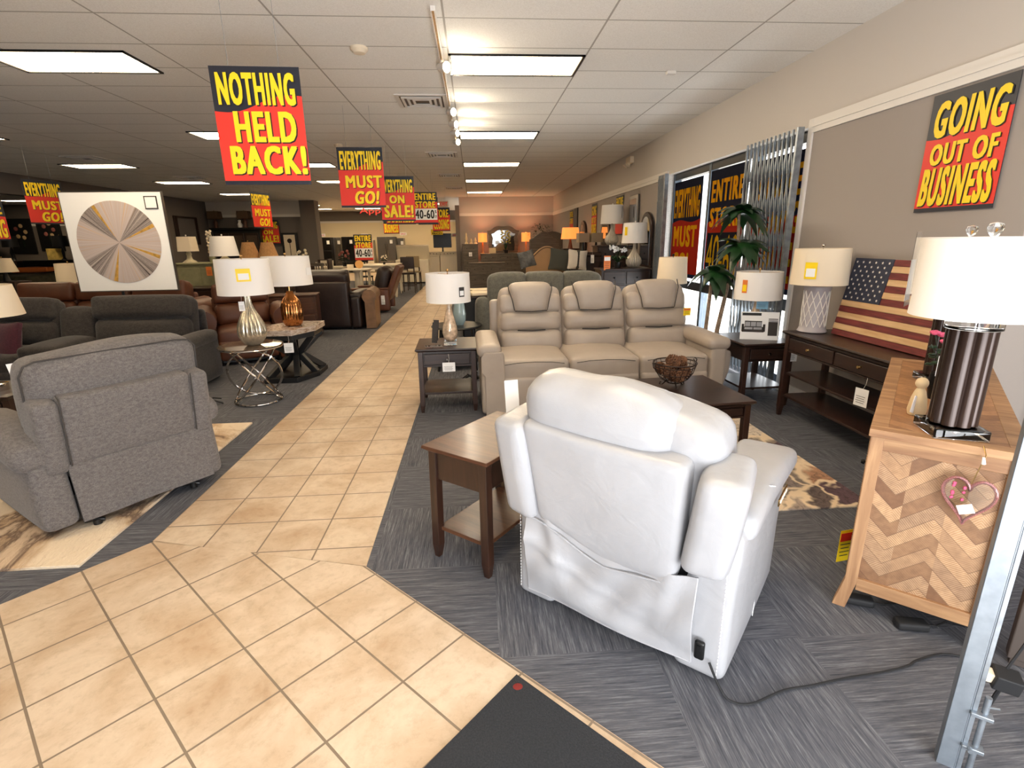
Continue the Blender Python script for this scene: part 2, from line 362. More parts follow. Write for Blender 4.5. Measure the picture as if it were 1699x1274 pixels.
# window: dark frame, mullions, low rail, panes
def window():
    f=MB(); X=WX+.10
    f.b2(X,X+.08,WY0,WY1,WZ1-.09,WZ1); f.b2(X,X+.08,WY0,WY1,0,.10); f.b2(X,X+.08,WY0,WY1,.80,.90)
    for y in (WY0+.03,6.12,7.30,WY1-.03): f.b2(X-.01,X+.09,y-.035,y+.035,0,WZ1)
    fr=struct(f,'window_1','alu',smooth=False)
    k=MB(); k.b2(X-.005,X+.10,WY0,WY1,WZ1-.10,WZ1+.002); k.b2(X-.005,X+.02,WY0,WY1,.79,.91); kk=k.build('window_rail','black',fr,smooth=False)
    for a,b in ((WY0+.065,6.085),(6.155,7.265),(7.335,WY1-.065)):
        for z0,z1 in ((.10,.80),(.90,2.43)): MB().b2(X+.035,X+.041,a,b,z0,z1).build('window_pane','wglass',fr,smooth=False)
    return fr
window()
m=MB(); m.b2(WX-.02,WX+.1,WY0-.06,WY0,0,WZ1+.06); m.b2(WX-.02,WX+.1,WY1,WY1+.06,0,WZ1+.06); struct(m,'trim_1','trim',smooth=False)
# picture rail along the walls
def rail(name,x0,x1,y0,y1,axis,z=2.52,side=-1):
    m=MB()
    if axis=='Y': m.b2(x0,x0+side*.018,y0,y1,z-.06,z+.06); m.b2(x0,x0+side*.03,y0,y1,z-.012,z+.012)
    else: m.b2(x0,x1,y0,y0+side*.018,z-.05,z+.05); m.b2(x0,x1,y0,y0+side*.03,z-.01,z+.012)
    struct(m,name,'trim',smooth=False)
rail('trim_2',WX,0,2.86,WY0-.06,'Y'); rail('trim_3',WX,0,WY1+.06,22,'Y')
m=MB(); m.b2(WX-.016,WX,2.86,WY0-.06,0,.10); struct(m,'baseboard_right','trim',smooth=False)
m=MB(); m.b2(WX-.016,WX,WY1+.06,22,0,.10); struct(m,'baseboard_right','trim',smooth=False)
# far walls
wallseg('wall_back_right',-.50,WX,21.0,21.2); rail('trim_4',-.5,WX,21.0,0,'X')
struct(MB().b2(-.66,-.50,20.9,30.2,0,2.86),'wall_partition','wall_dark',smooth=False)
wallseg('wall_back',-9.2,3.4,30.0,30.2,split=2.62,lo='wall_beige',hi='wall_dark'); rail('trim_5',-9.2,-.66,30.0,0,'X',z=2.62)
wallseg('wall_back_left',-10.5,-6.55,22.3,22.5,split=2.62,lo='wall_dark'); rail('trim_6',-10.5,-6.55,22.3,0,'X',z=2.62)
struct(MB().b2(-9.2,-9.0,22.5,30.0,0,CZ),'wall_partition','wall_dark',smooth=False)
struct(MB().b2(-6.80,-6.22,22.0,22.6,0,CZ),'wall_partition','wall_dark',smooth=False)
struct(MB().b2(-10.7,-10.5,17.2,22.5,0,CZ),'wall_left','wall_dark',smooth=False)
struct(MB().b2(-10.75,-10.45,4.0,17.2,2.72,CZ),'wall_header','wall_dark',smooth=False)
struct(MB().b2(-10.75,-10.45,16.9,17.2,0,2.72),'wall_pier','wall_dark',smooth=False)
wallseg('wall_far_left',-18.6,-10.7,22.9,23.1,split=2.40,lo='wall_dark',hi='wall_dark'); rail('trim_7',-18.6,-10.7,22.9,0,'X',z=2.40)
struct(MB().b2(-18.7,-18.5,-1.3,23,0,CZ),'wall_left','wall_dark',smooth=False)
# shop front behind the camera: openings between piers
m=MB(); m.b2(-18.6,-.9,-1.4,-1.2,0,CZ); m.b2(-.9,4.05,-1.4,-1.2,2.5,CZ); m.b2(2.3,4.05,-1.4,-1.2,0,2.5)
m.b2(.7,.78,-1.4,-1.2,0,2.5); struct(m,'wall_front','wall_hi',smooth=False)
# outside pavement and street
struct(MB().b2(3.37,26,-4,40,-.12,-.04),'ground',mat('pale_concrete',(200,196,188),.9,var=.06),smooth=False)
# ================================================================ ceiling fixtures
def diffuser_mat():
    q=NT('lit_prismatic_diffuser'); v=q.coord(); br=q.n('ShaderNodeTexBrick'); br.offset=0
    for k,x in (('Scale',1),('Brick Width',.2),('Row Height',.19),('Mortar Size',.004),('Mortar Smooth',.4)): br.inputs[k].default_value=x
    q.l(v,br.inputs['Vector']); n=q.noise(v,9,1)
    c=q.mix(br.outputs['Fac'],srgb(255,228,186),srgb(250,216,170)); q.l(c,q.b.inputs['Emission Color']); q.l(c,q.b.inputs['Base Color'])
    es=q.n('ShaderNodeMath',operation='MULTIPLY_ADD'); es.inputs[1].default_value=-13.5; es.inputs[2].default_value=15; q.l(br.outputs['Fac'],es.inputs[0]); q.l(es.outputs[0],q.b.inputs['Emission Strength']); return q.m
MT['diff']=diffuser_mat()
def fixture(x,y,label):
    t=T('ceiling_light',label,'light',(x,y,CZ),0,'recessed fluorescent panels in the ceiling')
    f=MB(); W,D=.625,.305
    for a in ((-W,W,-D,-D+.022),(-W,W,D-.022,D),(-W,-W+.022,-D,D),(W-.022,W,-D,D)): f.b2(*a,-.014,.0)
    f.build('frame','blackmetal',t,smooth=False)
    MB().b2(-W+.022,W-.022,-D+.022,D-.022,-.006,.0).build('diffuser','diff',t,smooth=False); return t
RY=[2.0,5.58,9.0,12.26,15.5,19.1]
words=['near the front','in the front row','in the second row','in the third row','in the fourth row','in the row nearest the back wall']
for cx,cn in ((.455,'column by the track'),(-3.58,'left of the aisle'),(-7.78,'over the left department')):
    for i,y in enumerate(RY):
        if i==0 and cx<-5: continue
        fixture(cx,y,f'lit ceiling panel, {cn}, {words[i]}')
fixture(-16.3,21.0,'lit ceiling panel far beyond the dropped header at far left'); 
for x,y,l in ((-1.9,24.6,'above the television and washing machines'),(-4.6,24.2,'above the chest freezer'),(-7.4,24.8,'behind the pier of the back left wall'),(-2.4,27.7,'nearest the beige wall, right of the red letters'),(-5.2,27.6,'above the french door refrigerator'),(-7.6,27.6,'above the black refrigerators')): fixture(x,y,'added lit ceiling panel '+l)  # extra panels added to brighten the appliance area
def vent(x,y,label):
    t=T('air_vent',label,'vent',(x,y,CZ),0,'square ceiling air vents')
    MB().b2(-.3,.3,-.3,.3,-.012,0).build('frame','trim',t,smooth=False)
    MB().b2(-.25,.25,-.25,.25,-.0135,-.012).build('backing','blackmetal',t,smooth=False)
    for i,s in enumerate((.23,.17,.11)):
        k=MB()
        for a in ((-s,s,-s,-s+.028),(-s,s,s-.028,s),(-s,-s+.028,-s+.028,s-.028),(s-.028,s,-s+.028,s-.028)): k.b2(*a,-.026+i*.003,-.0135)
        k.build('louvre','trim',t,smooth=False)
for x,y,l in ((-.55,6.91,'largest square air vent, left of the spotlight track'),(-.55,10.9,'square air vent above the hanging store sign'),(-.55,14.2,'small-looking air vent behind the second, over the aisle'),(-.55,17.5,'farthest air vent over the aisle'),(-7.3,11.2,'dark air vent above the round abstract picture'),(-7.0,14.4,'dark air vent in front of the back left lights')): vent(x,y,l)
def spot_track():
    t=T('track_light','white spotlight track running along the ceiling beside the lit panels','spotlight track',(-.235,0,CZ))
    MB().b2(-.018,.018,4.3,9.3,-.032,0).build('track','trim',t,smooth=False)
    MB().b2(-.008,.008,4.3,9.3,-.0335,-.032).build('track_slot','gold',t,smooth=False)
    for y,dx in ((5.35,.05),(7.05,.05),(7.75,.1),(8.35,.1),(9.05,.04)):
        a=Vector((0,y,-.09)); d=Vector((.85 if dx>.06 else .55,-.6,-.14)).normalized()
        h=MB(); h.tube([(0,y,-.03),a],.012); h.tube([a-d*.05,a-d*.03,a+d*.05,a+d*.07],[.022,.035,.042,.05],14); ho=h.build('spot_head','trim',t)
        b=MB(); b.tube([a+d*.0705,a+d*.076],[.044,.03],14); b.build('bulb',MT['bulb'],ho)
        l=bpy.data.lights.new('spot_bulb','SPOT'); l.energy=26; l.spot_size=R(130); l.spot_blend=.6; l.color=(1,.86,.66); l.shadow_soft_size=.05
        lo=bpy.data.objects.new('spot_bulb',l); COL.objects.link(lo); lo.location=Vector((-.235,0,CZ))+a+d*.09; lo.rotation_euler=d.to_track_quat('-Z','Y').to_euler()
MT['bulb']=emis('lit_spot_bulb',(255,244,220),14)
spot_track()
for x,y,l in ((-.93,5.15,'round smoke detector at the top edge, left of the track'),(-2.25,9.8,'round smoke detector above the aisle signs')):
    o=MB().lathe([(.075,0),(.075,-.02),(.05,-.045),(.0001,-.05)],20).build('smoke_detector','cream'); o.location=(x,y,CZ); tag(o,l,'smoke detector')
o=MB().box((0,0,-.015),(.09,.06,.03)).build('ceiling_sensor','trim',bevel=.004); o.location=(2.05,5.73,CZ); tag(o,'small white box sensor on the ceiling near the right wall','sensor')
t=T('emergency_light','two-headed emergency light high on the right wall','emergency light',(WX-.04,10.7,3.02))
MB().box((0,0,0),(.08,.30,.12)).build('housing','cream',t,bevel=.01)
for s in (-1,1): MB().tube([(-.03,s*.09,-.05),(-.07,s*.1,-.10)],[.02,.05],12).build('lamp_head','cream',t)
t=T('exit_sign','red lettered EXIT sign under the far ceiling','exit sign',(-1.13,22.0,2.98))
MB().box((0,0,0),(.36,.04,.22)).build('housing','cream',t); x=MB(); text(x,'EXIT',-.14,.14,-.07,.07,-.022,.02); x.build('lettering','redlit',t,smooth=False)
MB().tube([(0,0,.1),(0,0,.2)],.01).build('mount','trim',t)
# ================================================================ hanging sale signs (22 x 28 inch cards)
SW,SH=.56,.715
def card_bg(t,kind,w,h):
    MB().box((0,0,0),(w,.004,h)).build('board','navy' if kind!='bw' else 'inkblack',t,smooth=False)
    def wave(l,r,amp):
        n=14; return [(-w/2+w*i/n, h/2-h*(l+(r-l)*i/n)+amp*h*math.sin(PI*2*i/n)) for i in range(n+1)]
    b=-h/2+.025*h/ .715*1.0
    if kind=='wave': top=wave(.37,.24,-.035)
    elif kind=='wave2': top=wave(.50,.42,-.035)
    elif kind=='flat': top=wave(.45,.45,.0)
    elif kind=='ent': top=wave(.42,.30,.02)
    else: top=wave(.5,.5,0)
    poly=[(x,z) for x,z in top][::-1]+[(-w/2,b),(w/2,b)]
    M=Matrix(((1,0,0,0),(0,0,1,0),(0,1,0,0),(0,0,0,1)))
    MB().prism(poly,-.0032,-.002,M).build('red_print','red',t,smooth=False)
def sale(name,label,p,yaw,lines,kind='wave',w=SW,h=SH,wires=True,scale=1,extra=None,group=None,cat='sign'):
    t=T(name,label,cat,p,yaw,group)
    card_bg(t,kind,w,h)
    y=MB(); sh=MB()
    for L in lines:
        body,x0,x1,z1,z0=L[:5]; sl=L[5] if len(L)>5 else 0
        f=L[6] if len(L)>6 else .050
        a,b,c,d=-w/2+x0*w,-w/2+x1*w,h/2-z0*h,h/2-z1*h
        text(y,body,a,b,c,d,-.0056,f,.0008,sl)
        text(sh,body,a+.009*h,b+.011*h,c-.010*h,d-.008*h,-.0040,f,.0006,sl)
    sh.build('letter_shadow_print','inkblack',t,smooth=False); y.build('lettering','yellow',t,smooth=False)
    if extra: extra(t,w,h)
    if wires:
        k=MB()
        top=(CZ-p[2])
        for s in (-.28,.28): k.tube([(s*w,0,h/2-.012),(s*w,0,top)],.0012,5)
        k.build('hanging_wire','galv',t)
    return t
NB=[('NOTHING',.06,.93,.05,.32),('HELD',.20,.90,.37,.63),('BACK!',.11,.98,.66,.91)]
EMG=[('EVERYTHING',.05,.95,.06,.37),('MUST',.14,.95,.46,.67,.0,.040),('GO!',.32,.86,.72,.94,.12)]
EOS=[('EVERYTHING',.05,.95,.07,.36),('ON',.25,.70,.42,.60),('SALE!',.08,.95,.64,.92)]
GOB=[('GOING',.08,.94,.07,.37,.05),('OUT OF',.10,.92,.42,.60,.02),('BUSINESS',.05,.95,.62,.95,.05)]
ES=[('ENTIRE',.06,.94,.04,.25),('STORE',.08,.92,.29,.50)]
def nums(body='40-60'):
    def f(t,w,h):
        MB().b2(-w/2+.01,w/2-.01,-.0062,-.0042,-h/2+.12*h,-h/2+.48*h).build('number_card','paper',t,smooth=False)
        k=MB(); text(k,body,-w*.44,w*.36,-h/2+.16*h,-h/2+.44*h,-.0075,.03,.0008); text(k,'%',w*.38,w*.46,-h/2+.33*h,-h/2+.43*h,-.0075,.03,.0008); text(k,'OFF',w*.375,w*.47,-h/2+.18*h,-h/2+.27*h,-.0075,.02,.0008)
        k.build('numbers','inkblack',t,smooth=False)
    return f
def sp(px,py,dist):
    d=FW+RT*((px-849.5)/F)-UP*((py-637)/F); return EYE+d*dist
sale('sale_sign','large hanging sign reading NOTHING HELD BACK! nearest the camera',sp(434,211,3.42),R(2),NB)
sale('sale_sign','hanging EVERYTHING MUST GO! sign over the aisle, right of the NOTHING HELD BACK sign',sp(600,295,6.55),R(2),EMG)
sale('sale_sign','hanging EVERYTHING ON SALE! sign, partly behind the EVERYTHING MUST GO sign',sp(660,330,8.7),R(3),EOS)
sale('sale_sign','hanging BUSINESS! sign whose lower edge shows under the ON SALE sign',sp(664,340,9.9),R(0),GOB)
sale('sale_sign','hanging ENTIRE STORE 40-60% OFF sign over the aisle',sp(706,345,12.3),R(2),ES,'ent',extra=nums())
sale('sale_sign','dark red card hanging right behind the 40-60% OFF sign',sp(710,350,14.2),R(0),[('SALE',.1,.9,.3,.6)],'flat')
sale('sale_sign','hanging STORE CLOSING sign right of the 40-60% OFF sign',sp(732,364,16.4),R(-8),[('STORE',.08,.92,.08,.42),('CLOSING',.06,.94,.5,.92)],'ent')
o=sale('sale_sign','small yellow SALE PRICES card hanging low near the partition end',sp(725,385,21),R(0),[],'flat',w=.48,h=.22)
x=MB(); x.box((0,-.006,0),(.47,.003,.21)); x.build('yellow_card','yellow',o,smooth=False); x=MB(); text(x,'SALE',-.15,.15,0,.08,-.0095,.03,.001); text(x,'PRICES',-.2,.2,-.09,-.02,-.0095,.03,.001); x.build('card_lettering','inkblack',o,smooth=False)
sale('sale_sign','yellow and orange sign hanging over the black refrigerators',sp(649,371,19),R(0),[('EVERYTHING',.05,.95,.04,.3),('BUSINESS',.05,.95,.5,.95)],'wave2')
sale('sale_sign','hanging EVERYTHING MUST GO! sign left of the round abstract picture',sp(76,336,8.9),R(62),EMG)
sale('sale_sign','yellow and red sign cut by the left edge of the photo',sp(-24,365,9.4),R(28),[('STORE',.08,.95,.06,.36),('CLOSING',.06,.96,.48,.94)],'wave2')
sale('sale_sign','narrow edge-on EVERYTHING MUST GO! sign above the white flared lamp',sp(434,349,10.8),R(70),EMG)
sale('sale_sign','dim EVERYTHING ON SALE! sign on the back left wall',at(446,385,Y=22.1),0,EOS,wires=False,w=.8,h=.92)
t=sale('sale_sign','GOING OUT OF BUSINESS sign on the right wall above the wooden cabinet',(WX-.006,0,0),-PI/2,GOB,wires=False,w=.58,h=.745)
t.location=(WX-.012,3.36,2.07)
t=sale('sale_sign','ENTIRE STORE 40-60% OFF floor-stand sign in front of the refrigerators',at(603,411,Y=17),R(2),ES,'ent',wires=False,extra=nums(),w=.56,h=.8)
zz=at(603,411,Y=17).z; k=MB(); k.tube([(0,.01,-.4),(0,.01,-zz+.02)],.012); k.lathe([(.2,-zz),(.2,-zz+.02),(.03,-zz+.03)],16); k.build('stand','blackmetal',t)
# red hanging department word
x=MB(); text(x,'Appli',-.55,.40,-.12,.12,0,.0,.012); o=x.build('department_lettering','redlit',smooth=False); o.location=at(622,351,Y=20); tag(o,'red cut-out letters hanging behind the sale signs','lettering')
for s in (-.4,.3):
    pass
k=MB(); k.tube([(-.3,0,.1),(-.3,0,CZ-o.location.z)],.002,5); k.tube([(.3,0,.1),(.3,0,CZ-o.location.z)],.002,5); k.build('hanging_wire','galv',o)
# window banners (thin printed sheets that let daylight through)
def bmat(name,c):
    q=NT(name); q.b.inputs['Base Color'].default_value=srgb(*c); q.b.inputs['Roughness'].default_value=.6
    tr=q.n('ShaderNodeBsdfTranslucent'); tr.inputs[0].default_value=srgb(*c); mx=q.n('ShaderNodeMixShader'); mx.inputs[0].default_value=.8
    out=q.t.nodes['Material Output']; q.l(q.b.outputs[0],mx.inputs[1]); q.l(tr.outputs[0],mx.inputs[2]); q.l(mx.outputs[0],out.inputs[0]); return q.m
MT['b_yel']=bmat('banner_yellow',(252,214,10)); MT['b_red']=bmat('banner_red',(232,62,30)); MT['b_navy']=bmat('banner_navy',(30,34,52))
MT['b_yel']=bmat('banner_yellow',(255,228,30)) if False else MT['b_yel']
def banner(label,yc,w,z0,z1,lines,red,extra=None):
    h=z1-z0; t=T('window_banner',label,'banner',(WX+.075,yc,(z0+z1)/2),-PI/2,'printed banners on the shop window')
    MB().box((0,0,0),(w,.003,h)).build('sheet','b_navy',t,smooth=False)
    M=Matrix(((1,0,0,0),(0,0,1,0),(0,1,0,0),(0,0,0,1))); n=12
    top=[(-w/2+w*i/n,h/2-h*(red[0]+(red[1]-red[0])*i/n)+.02*h*math.sin(2*PI*i/n)) for i in range(n+1)]
    MB().prism(top[::-1]+[(-w/2,-h/2+.04*h),(w/2,-h/2+.04*h)],-.004,-.0025,M).build('red_print','b_red',t,smooth=False)
    k=MB()
    for b,x0,x1,a,c_ in lines: text(k,b,-w/2+x0*w,-w/2+x1*w,h/2-c_*h,h/2-a*h,-.0065,.05,.0008)
    k.build('lettering','b_yel',t,smooth=False)
    if extra: extra(t,w,h)
banner('EVERYTHING MUST GO! banner on the window pane beside the folded gate',7.98,1.05,.96,2.38,[('EVERYTHING',.05,.95,.08,.38),('MUST',.08,.92,.46,.68),('GO!',.12,.7,.74,.93)],(.43,.40))
def e2(t,w,h):
    MB().b2(-w/2+.04,w/2-.04,-.009,-.0075,-h/2+.02*h,-h/2+.45*h).build('black_print','b_navy',t,smooth=False)
    k=MB(); text(k,'40-60',-w*.44,w*.44,-h/2+.05*h,-h/2+.43*h,-.0105,.0,.0008); k.build('numbers','b_yel',t,smooth=False)
banner('ENTIRE STORE banner on the middle window pane behind the palm',6.72,.98,.96,2.40,[('ENTIRE',.07,.95,.09,.28),('STORE',.07,.95,.33,.50)],(.46,.40),e2)
banner('yellow and red banner seen through the stretched folding gate',5.56,.95,.96,2.36,[('STORE',.05,.95,.08,.3),('CLOSING',.05,.95,.34,.56),('SALE',.1,.9,.62,.92)],(.46,.42))
# folding security gates
def gate(label,y0,y1,n,x,z1=2.52,z0=.03):
    t=T('folding_gate',label,'gate',(x,(y0+y1)/2,0),0,'steel folding gates at the shop window'); ym=(y0+y1)/2
    ys=[y0-ym+(y1-y0)*i/(n-1) for i in range(n)]
    for q in ys:
        k=MB(); k.b2(-.009,.009,q-.0095,q+.0095,z0,z1); k.build('upright','galv',t,smooth=False)
    k=MB(); pit=ys[1]-ys[0]; H=z1-z0; m=7; ph=(H-.1)/m
    for i in range(n-1):
        for j in range(m):
            za=z0+.05+ph*j; k.bar((-.014,ys[i],za),(-.014,ys[i+1],za+ph*.98),.003,.016); k.bar((.014,ys[i+1],za),(.014,ys[i],za+ph*.98),.003,.016)
    k.build('lattice','galvd',t,smooth=False)
    k=MB(); k.b2(-.03,.03,ys[0]-.05,ys[0]-.02,0,z1+.0); k.build('end_post','galv',t,smooth=False)
    for q in (ys[0],ys[-1]): MB().lathe([(.001,0),(.022,.0),(.022,.028),(.001,.028)],12,M=Matrix.Translation((0,q,.0))).build('caster','rubber',t)
    return t
gate('stretched steel folding gate hanging over the near end of the window',5.06,5.98,13,WX-.09)
gate('closed steel folding gate stacked at the far end of the window',8.50,8.80,9,WX-.09)
# rugs and mat
def rugR():
    q=NT('stone_pattern_rug'); v=q.coord(); vo=q.n('ShaderNodeTexVoronoi'); vo.inputs['Scale'].default_value=3.4; vo.inputs['Randomness'].default_value=1
    wv=q.n('ShaderNodeTexNoise'); wv.inputs['Scale'].default_value=2.2; wv.inputs['Detail'].default_value=4; q.l(v,wv.inputs['Vector'])
    add=q.n('ShaderNodeVectorMath',operation='MULTIPLY_ADD'); add.inputs[1].default_value=(.9,.9,0); q.l(wv.outputs['Color'],add.inputs[0]); q.l(v,add.inputs[2]); q.l(add.outputs[0],vo.inputs['Vector'])
    d=q.n('ShaderNodeTexVoronoi',feature='DISTANCE_TO_EDGE'); d.inputs['Scale'].default_value=3.4; q.l(add.outputs[0],d.inputs['Vector'])
    sc=q.n('ShaderNodeSeparateColor'); q.l(vo.outputs['Color'],sc.inputs[0])
    c=q.ramp(sc.outputs[0],[(0,srgb(220,206,188)),(.3,srgb(198,180,160)),(.38,srgb(132,120,116)),(.50,srgb(92,66,78)),(.60,srgb(104,92,88)),(.70,srgb(210,194,174)),(.85,srgb(176,134,106))])
    n=q.noise(v,14,5,.7,1.5); c=q.mix(.5,c,q.ramp(n,[(.42,srgb(36,30,30)),(.50,srgb(220,214,208)),(.6,srgb(255,252,248))]),'MULTIPLY')
    c=q.mix(q.ramp(d.outputs['Distance'],[(.03,(1,1,1)),(.10,(0,0,0))]),c,srgb(222,200,168)); q.l(c,q.b.inputs['Base Color']); q.b.inputs['Roughness'].default_value=.9; return q.m
def rugL():
    q=NT('cream_brown_rug'); v=q.coord((1,.5,1),(0,0,.8)); n=q.noise(v,1.7,7,.62,1.6); n2=q.noise(v,60,2)
    c=q.ramp(n,[(.3,srgb(224,206,180)),(.46,srgb(222,204,178)),(.54,srgb(188,160,128)),(.58,srgb(112,90,74)),(.62,srgb(200,176,148)),(.75,srgb(228,212,190))])
    q.l(c,q.b.inputs['Base Color']); q.b.inputs['Roughness'].default_value=.95; q.bump(n2,.7,.01); return q.m
o=MB().b2(.2,2.31,2.585,4.15,0.0,.012).build('area_rug',rugR(),smooth=False,bevel=.003); tag(o,'area rug printed with brown and purple stone slices, under the coffee table','rug')
o=MB().b2(-4.7,-2.02,2.39,4.5,0.0,.016).build('area_rug',rugL(),smooth=False,bevel=.003); tag(o,'cream rug with brown streaks under the grey recliner','rug')
a=Vector((.107,1.535)); d1=Vector((-.69,-.724)); d2=Vector((.69,-.724))
mt=T('door_mat','black entrance mat on the beige tiles','mat',(0,0,0))
pts=[a,a+d1*1.5,a+d1*1.5+d2*.9,a+d2*.9]; 
MB().prism([tuple(p) for p in pts[::-1]],.004,.012).build('pile',mat('mat_pile',(38,40,44),.95,var=.3,vs=160,bump=.6,bs=200),mt,smooth=False)
o=MB().ball((a.x+.0,a.y-.055,.0125),.03,(.6,.5,.06)).build('red_logo_mark',mat('mat_red_mark',(120,34,28),.9),mt)
# ================================================================ white leather recliner, seen from behind
def lower(X):
    u=max(0,min(1,(X+.31)/.36)); return .105*(u*u*(3-2*u))-.06*max(0,(X-.02)/.3)
def white_recliner():
    t=T('recliner','large white leather power recliner seen from behind, nearest the camera','recliner',(.505,1.70,0),R(-41))
    # arms
    def arm(s):
        x=.355*s-.02
        o=MB(); 
        def fa(X,Y,Z):
            if Z<0: Y=Y*(1-.0)
            return (X+(Z<-.2)*0,Y,Z)
        o.rbox((x,.40,.305),(.19,.80,.59),.035,puff=(.012,0,0),fn=lambda X,Y,Z:(X*(1+.10*max(0,Z)/.3),Y+(.05*(Z+.3) if Y<0 else 0),Z))
        a=o.build('arm','whiteL',t)
        p=MB(); p.rbox((x+.012*s,.46,.600),(.235,.76,.10),.04,puff=(0,0,.012),k=8,fn=lambda X,Y,Z:(X*(1+.10*(Y+.33)),Y,Z-.05*max(0,-Y-.2)+.012*math.cos(Y*4))); p.build('arm_pad','whiteL',a)
        q=MB(); 
        q.tube([(x-.10,.36,.652),(x-.02,.30,.668),(x+.06,.305,.666),(x+.128,.36,.655)],.0022,6)
        ys=[.10+.012*i for i in range(60)]
        for i in range(0,60,2): q.tube([(x+.098*s+.012*s,ys[i],.560),(x+.098*s+.012*s,ys[i+1],.560)],.0016,5)
        for i in range(34): q.tube([(x+.072*s,-.003-.0,.05+.015*i),(x+.072*s,-.003,.059+.015*i)],.0016,5)
        q.tube([(x+.099*s,.42,.03),(x+.104*s,.42,.52)],.0018,5)
        q.build('stitching','paper',a); return a
    arm(-1); r=arm(1)
    k=MB(); k.box((.343+.118,.60,.515),(.006,.17,.034)); k.build('control_panel','gold',r,bevel=.003)
    for i in range(4): MB().box((.343+.122,.545+.037*i,.515),(.004,.022,.016)).build('button','trim',r,bevel=.001)
    MB().rbox((-.02,.42,.36),(.54,.72,.22),.05,puff=(0,0,.03)).build('seat','whiteL',t)
    MB().rbox((-.02,.80,.23),(.52,.10,.38),.04,puff=(0,.02,0)).build('footrest','whiteL',t)
    tl=R(9); 
    def tilt(m): return m
    B=Matrix.Translation((0,-.015,.425))@Matrix.Rotation(R(2.2),4,'Y')@Matrix.Rotation(tl,4,'X')
    # outer back panel with a curved lower edge
    m=MB(B); m.rbox((-.06,.05,.215),(.62,.13,.44),.032,puff=(0,.010,0),k=14,fn=lambda X,Y,Z:(X*(1+.06*Z/.2)-.012*Z/.2,Y-.006*math.sin(X*9+Z*7),Z-(lower(X)*max(0,-Z)/.22))); bp=m.build('back_panel','whiteL',t)
    s=MB(B); pts=[(-.06+X,-.020,-.002-lower(X)) for X in [-.30+.6*i/24 for i in range(25)]]; s.tube(pts,.004,6); s.build('lower_seam','whiteL',bp)
    for sx,lab in ((-1,''),(1,'')):
        m=MB(B); m.rbox((-.045+.385*sx,.085,.205),(.155,.24,.44),.042,puff=(.006,.006,0),k=8,rot=(0,0,R(8)*sx),fn=lambda X,Y,Z,sx=sx:(X+ (.02*sx)*(Z/.2),Y-.02*(Z<-.1)*0,Z+(.05*max(0,-Z)/.22 if sx>0 else 0)))
        m.build('back_wing','whiteL',t)
    # big soft inner back and head pillow
    m=MB(B); m.rbox((-.03,.205,.315),(.725,.25,.43),.075,puff=(.01,.02,.015),k=9,fn=lambda X,Y,Z:(X,Y+.01*math.sin(X*14)*(Z>.1),Z+.012*math.sin(X*9+1)*(Z>0))); m.build('back_cushion','whiteL',t)
    m=MB(B); m.rbox((-.125,.165,.455),(.62,.255,.25),.10,puff=(.015,.02,.03),k=10,fn=lambda X,Y,Z:(X,Y,Z+.004*math.sin(X*11)+(.006*math.sin(X*23) if Z>.05 else 0)*max(0,1-abs(X)/.3)-.03*X)); hp=m.build('head_pillow','whiteL',t)
    # loose skirt hanging down the back
    def sk(u,v):
        x=-.40+.715*u; top=.475-.10*min(1,max(0,u/.5))**2*(3-2*min(1,max(0,u/.5)))+.10*max(0,u-.5)**1.2; z=top*(1-v)+.060*v+(.02*math.sin(u*PI) if v>.9 else 0)*0
        bow=.035*math.sin(PI*u)*math.sin(PI*min(1,v*1.1))
        fold=.013*math.sin(u*24+v*7)*v*(1-v)*2.2+.012*math.exp(-((v-.35-.45*u)/.06)**2)*(1-u)+.008*math.sin(u*7-v*9)*v+.020*math.exp(-((u-.15-.12*v)/.05)**2)*(1-v)+.018*math.exp(-((u-.88+.10*v)/.05)**2)*(1-v)
        return (x,-.012-.020*math.sin(PI*v)+bow*.8-fold-.03*v*0,z)
    m=MB(); m.sheet(sk,44,24,.004); f=m.build('back_skirt','whiteL',t,ang=60)
    def edge(v0,us,ex=0):
        return [Vector(sk(u,v0))+Vector((0,-.002,0)) for u in us]
    m=MB(); us=[i/30 for i in range(31)]; m.tube(edge(.80,us),.0022,5); m.tube(edge(1,us),.004,6); m.tube([sk(0,v/20) for v in range(21)],.004,6); m.tube([sk(1,v/20) for v in range(21)],.004,6)
    m.build('hem','whiteL',f)
    k=MB(); k.b2(-.38,.30,.03,.74,.02,.25); k.b2(.0,.32,.02,.1,.2,.5); k.build('underframe','black',t)
    for a in ((-.3,.08),(.28,.08),(-.3,.7),(.28,.7)): MB().lathe([(.025,0),(.025,.03)],12,(a[0],a[1],0)).build('glide','rubber',t)
    k=MB(); k.rbox((.345,-.014,.135),(.036,.020,.075),.009,k=2); k.box((.345,-.026,.15),(.012,.004,.02)); k.build('power_socket','black',t)
    return t
wr=white_recliner()
o=MB((Matrix.Translation((.505,1.70,0))@Matrix.Rotation(R(-41),4,'Z')).inverted()); o.tube(smoothpts([(.785,1.44,.10),(.80,1.39,.05),(.83,1.36,.012),(.90,1.345,.008),(1.038,1.387,.008),(1.16,1.40,.008),(1.283,1.418,.008),(1.42,1.43,.008),(1.55,1.45,.008),(1.62,1.475,.008),(1.76,1.49,.008),(1.92,1.40,.008)]),.0045,7)
o.build('power_cord','rubber',wr)
o=MB().box((0,0,0),(.07,.003,.20)).build('price_card','paper'); o.location=at(850,668,Y=2.17); o.rotation_euler=(R(-14),R(-12),R(-35)); tag(o,'white price sheet hanging on the left side of the white recliner','price card')
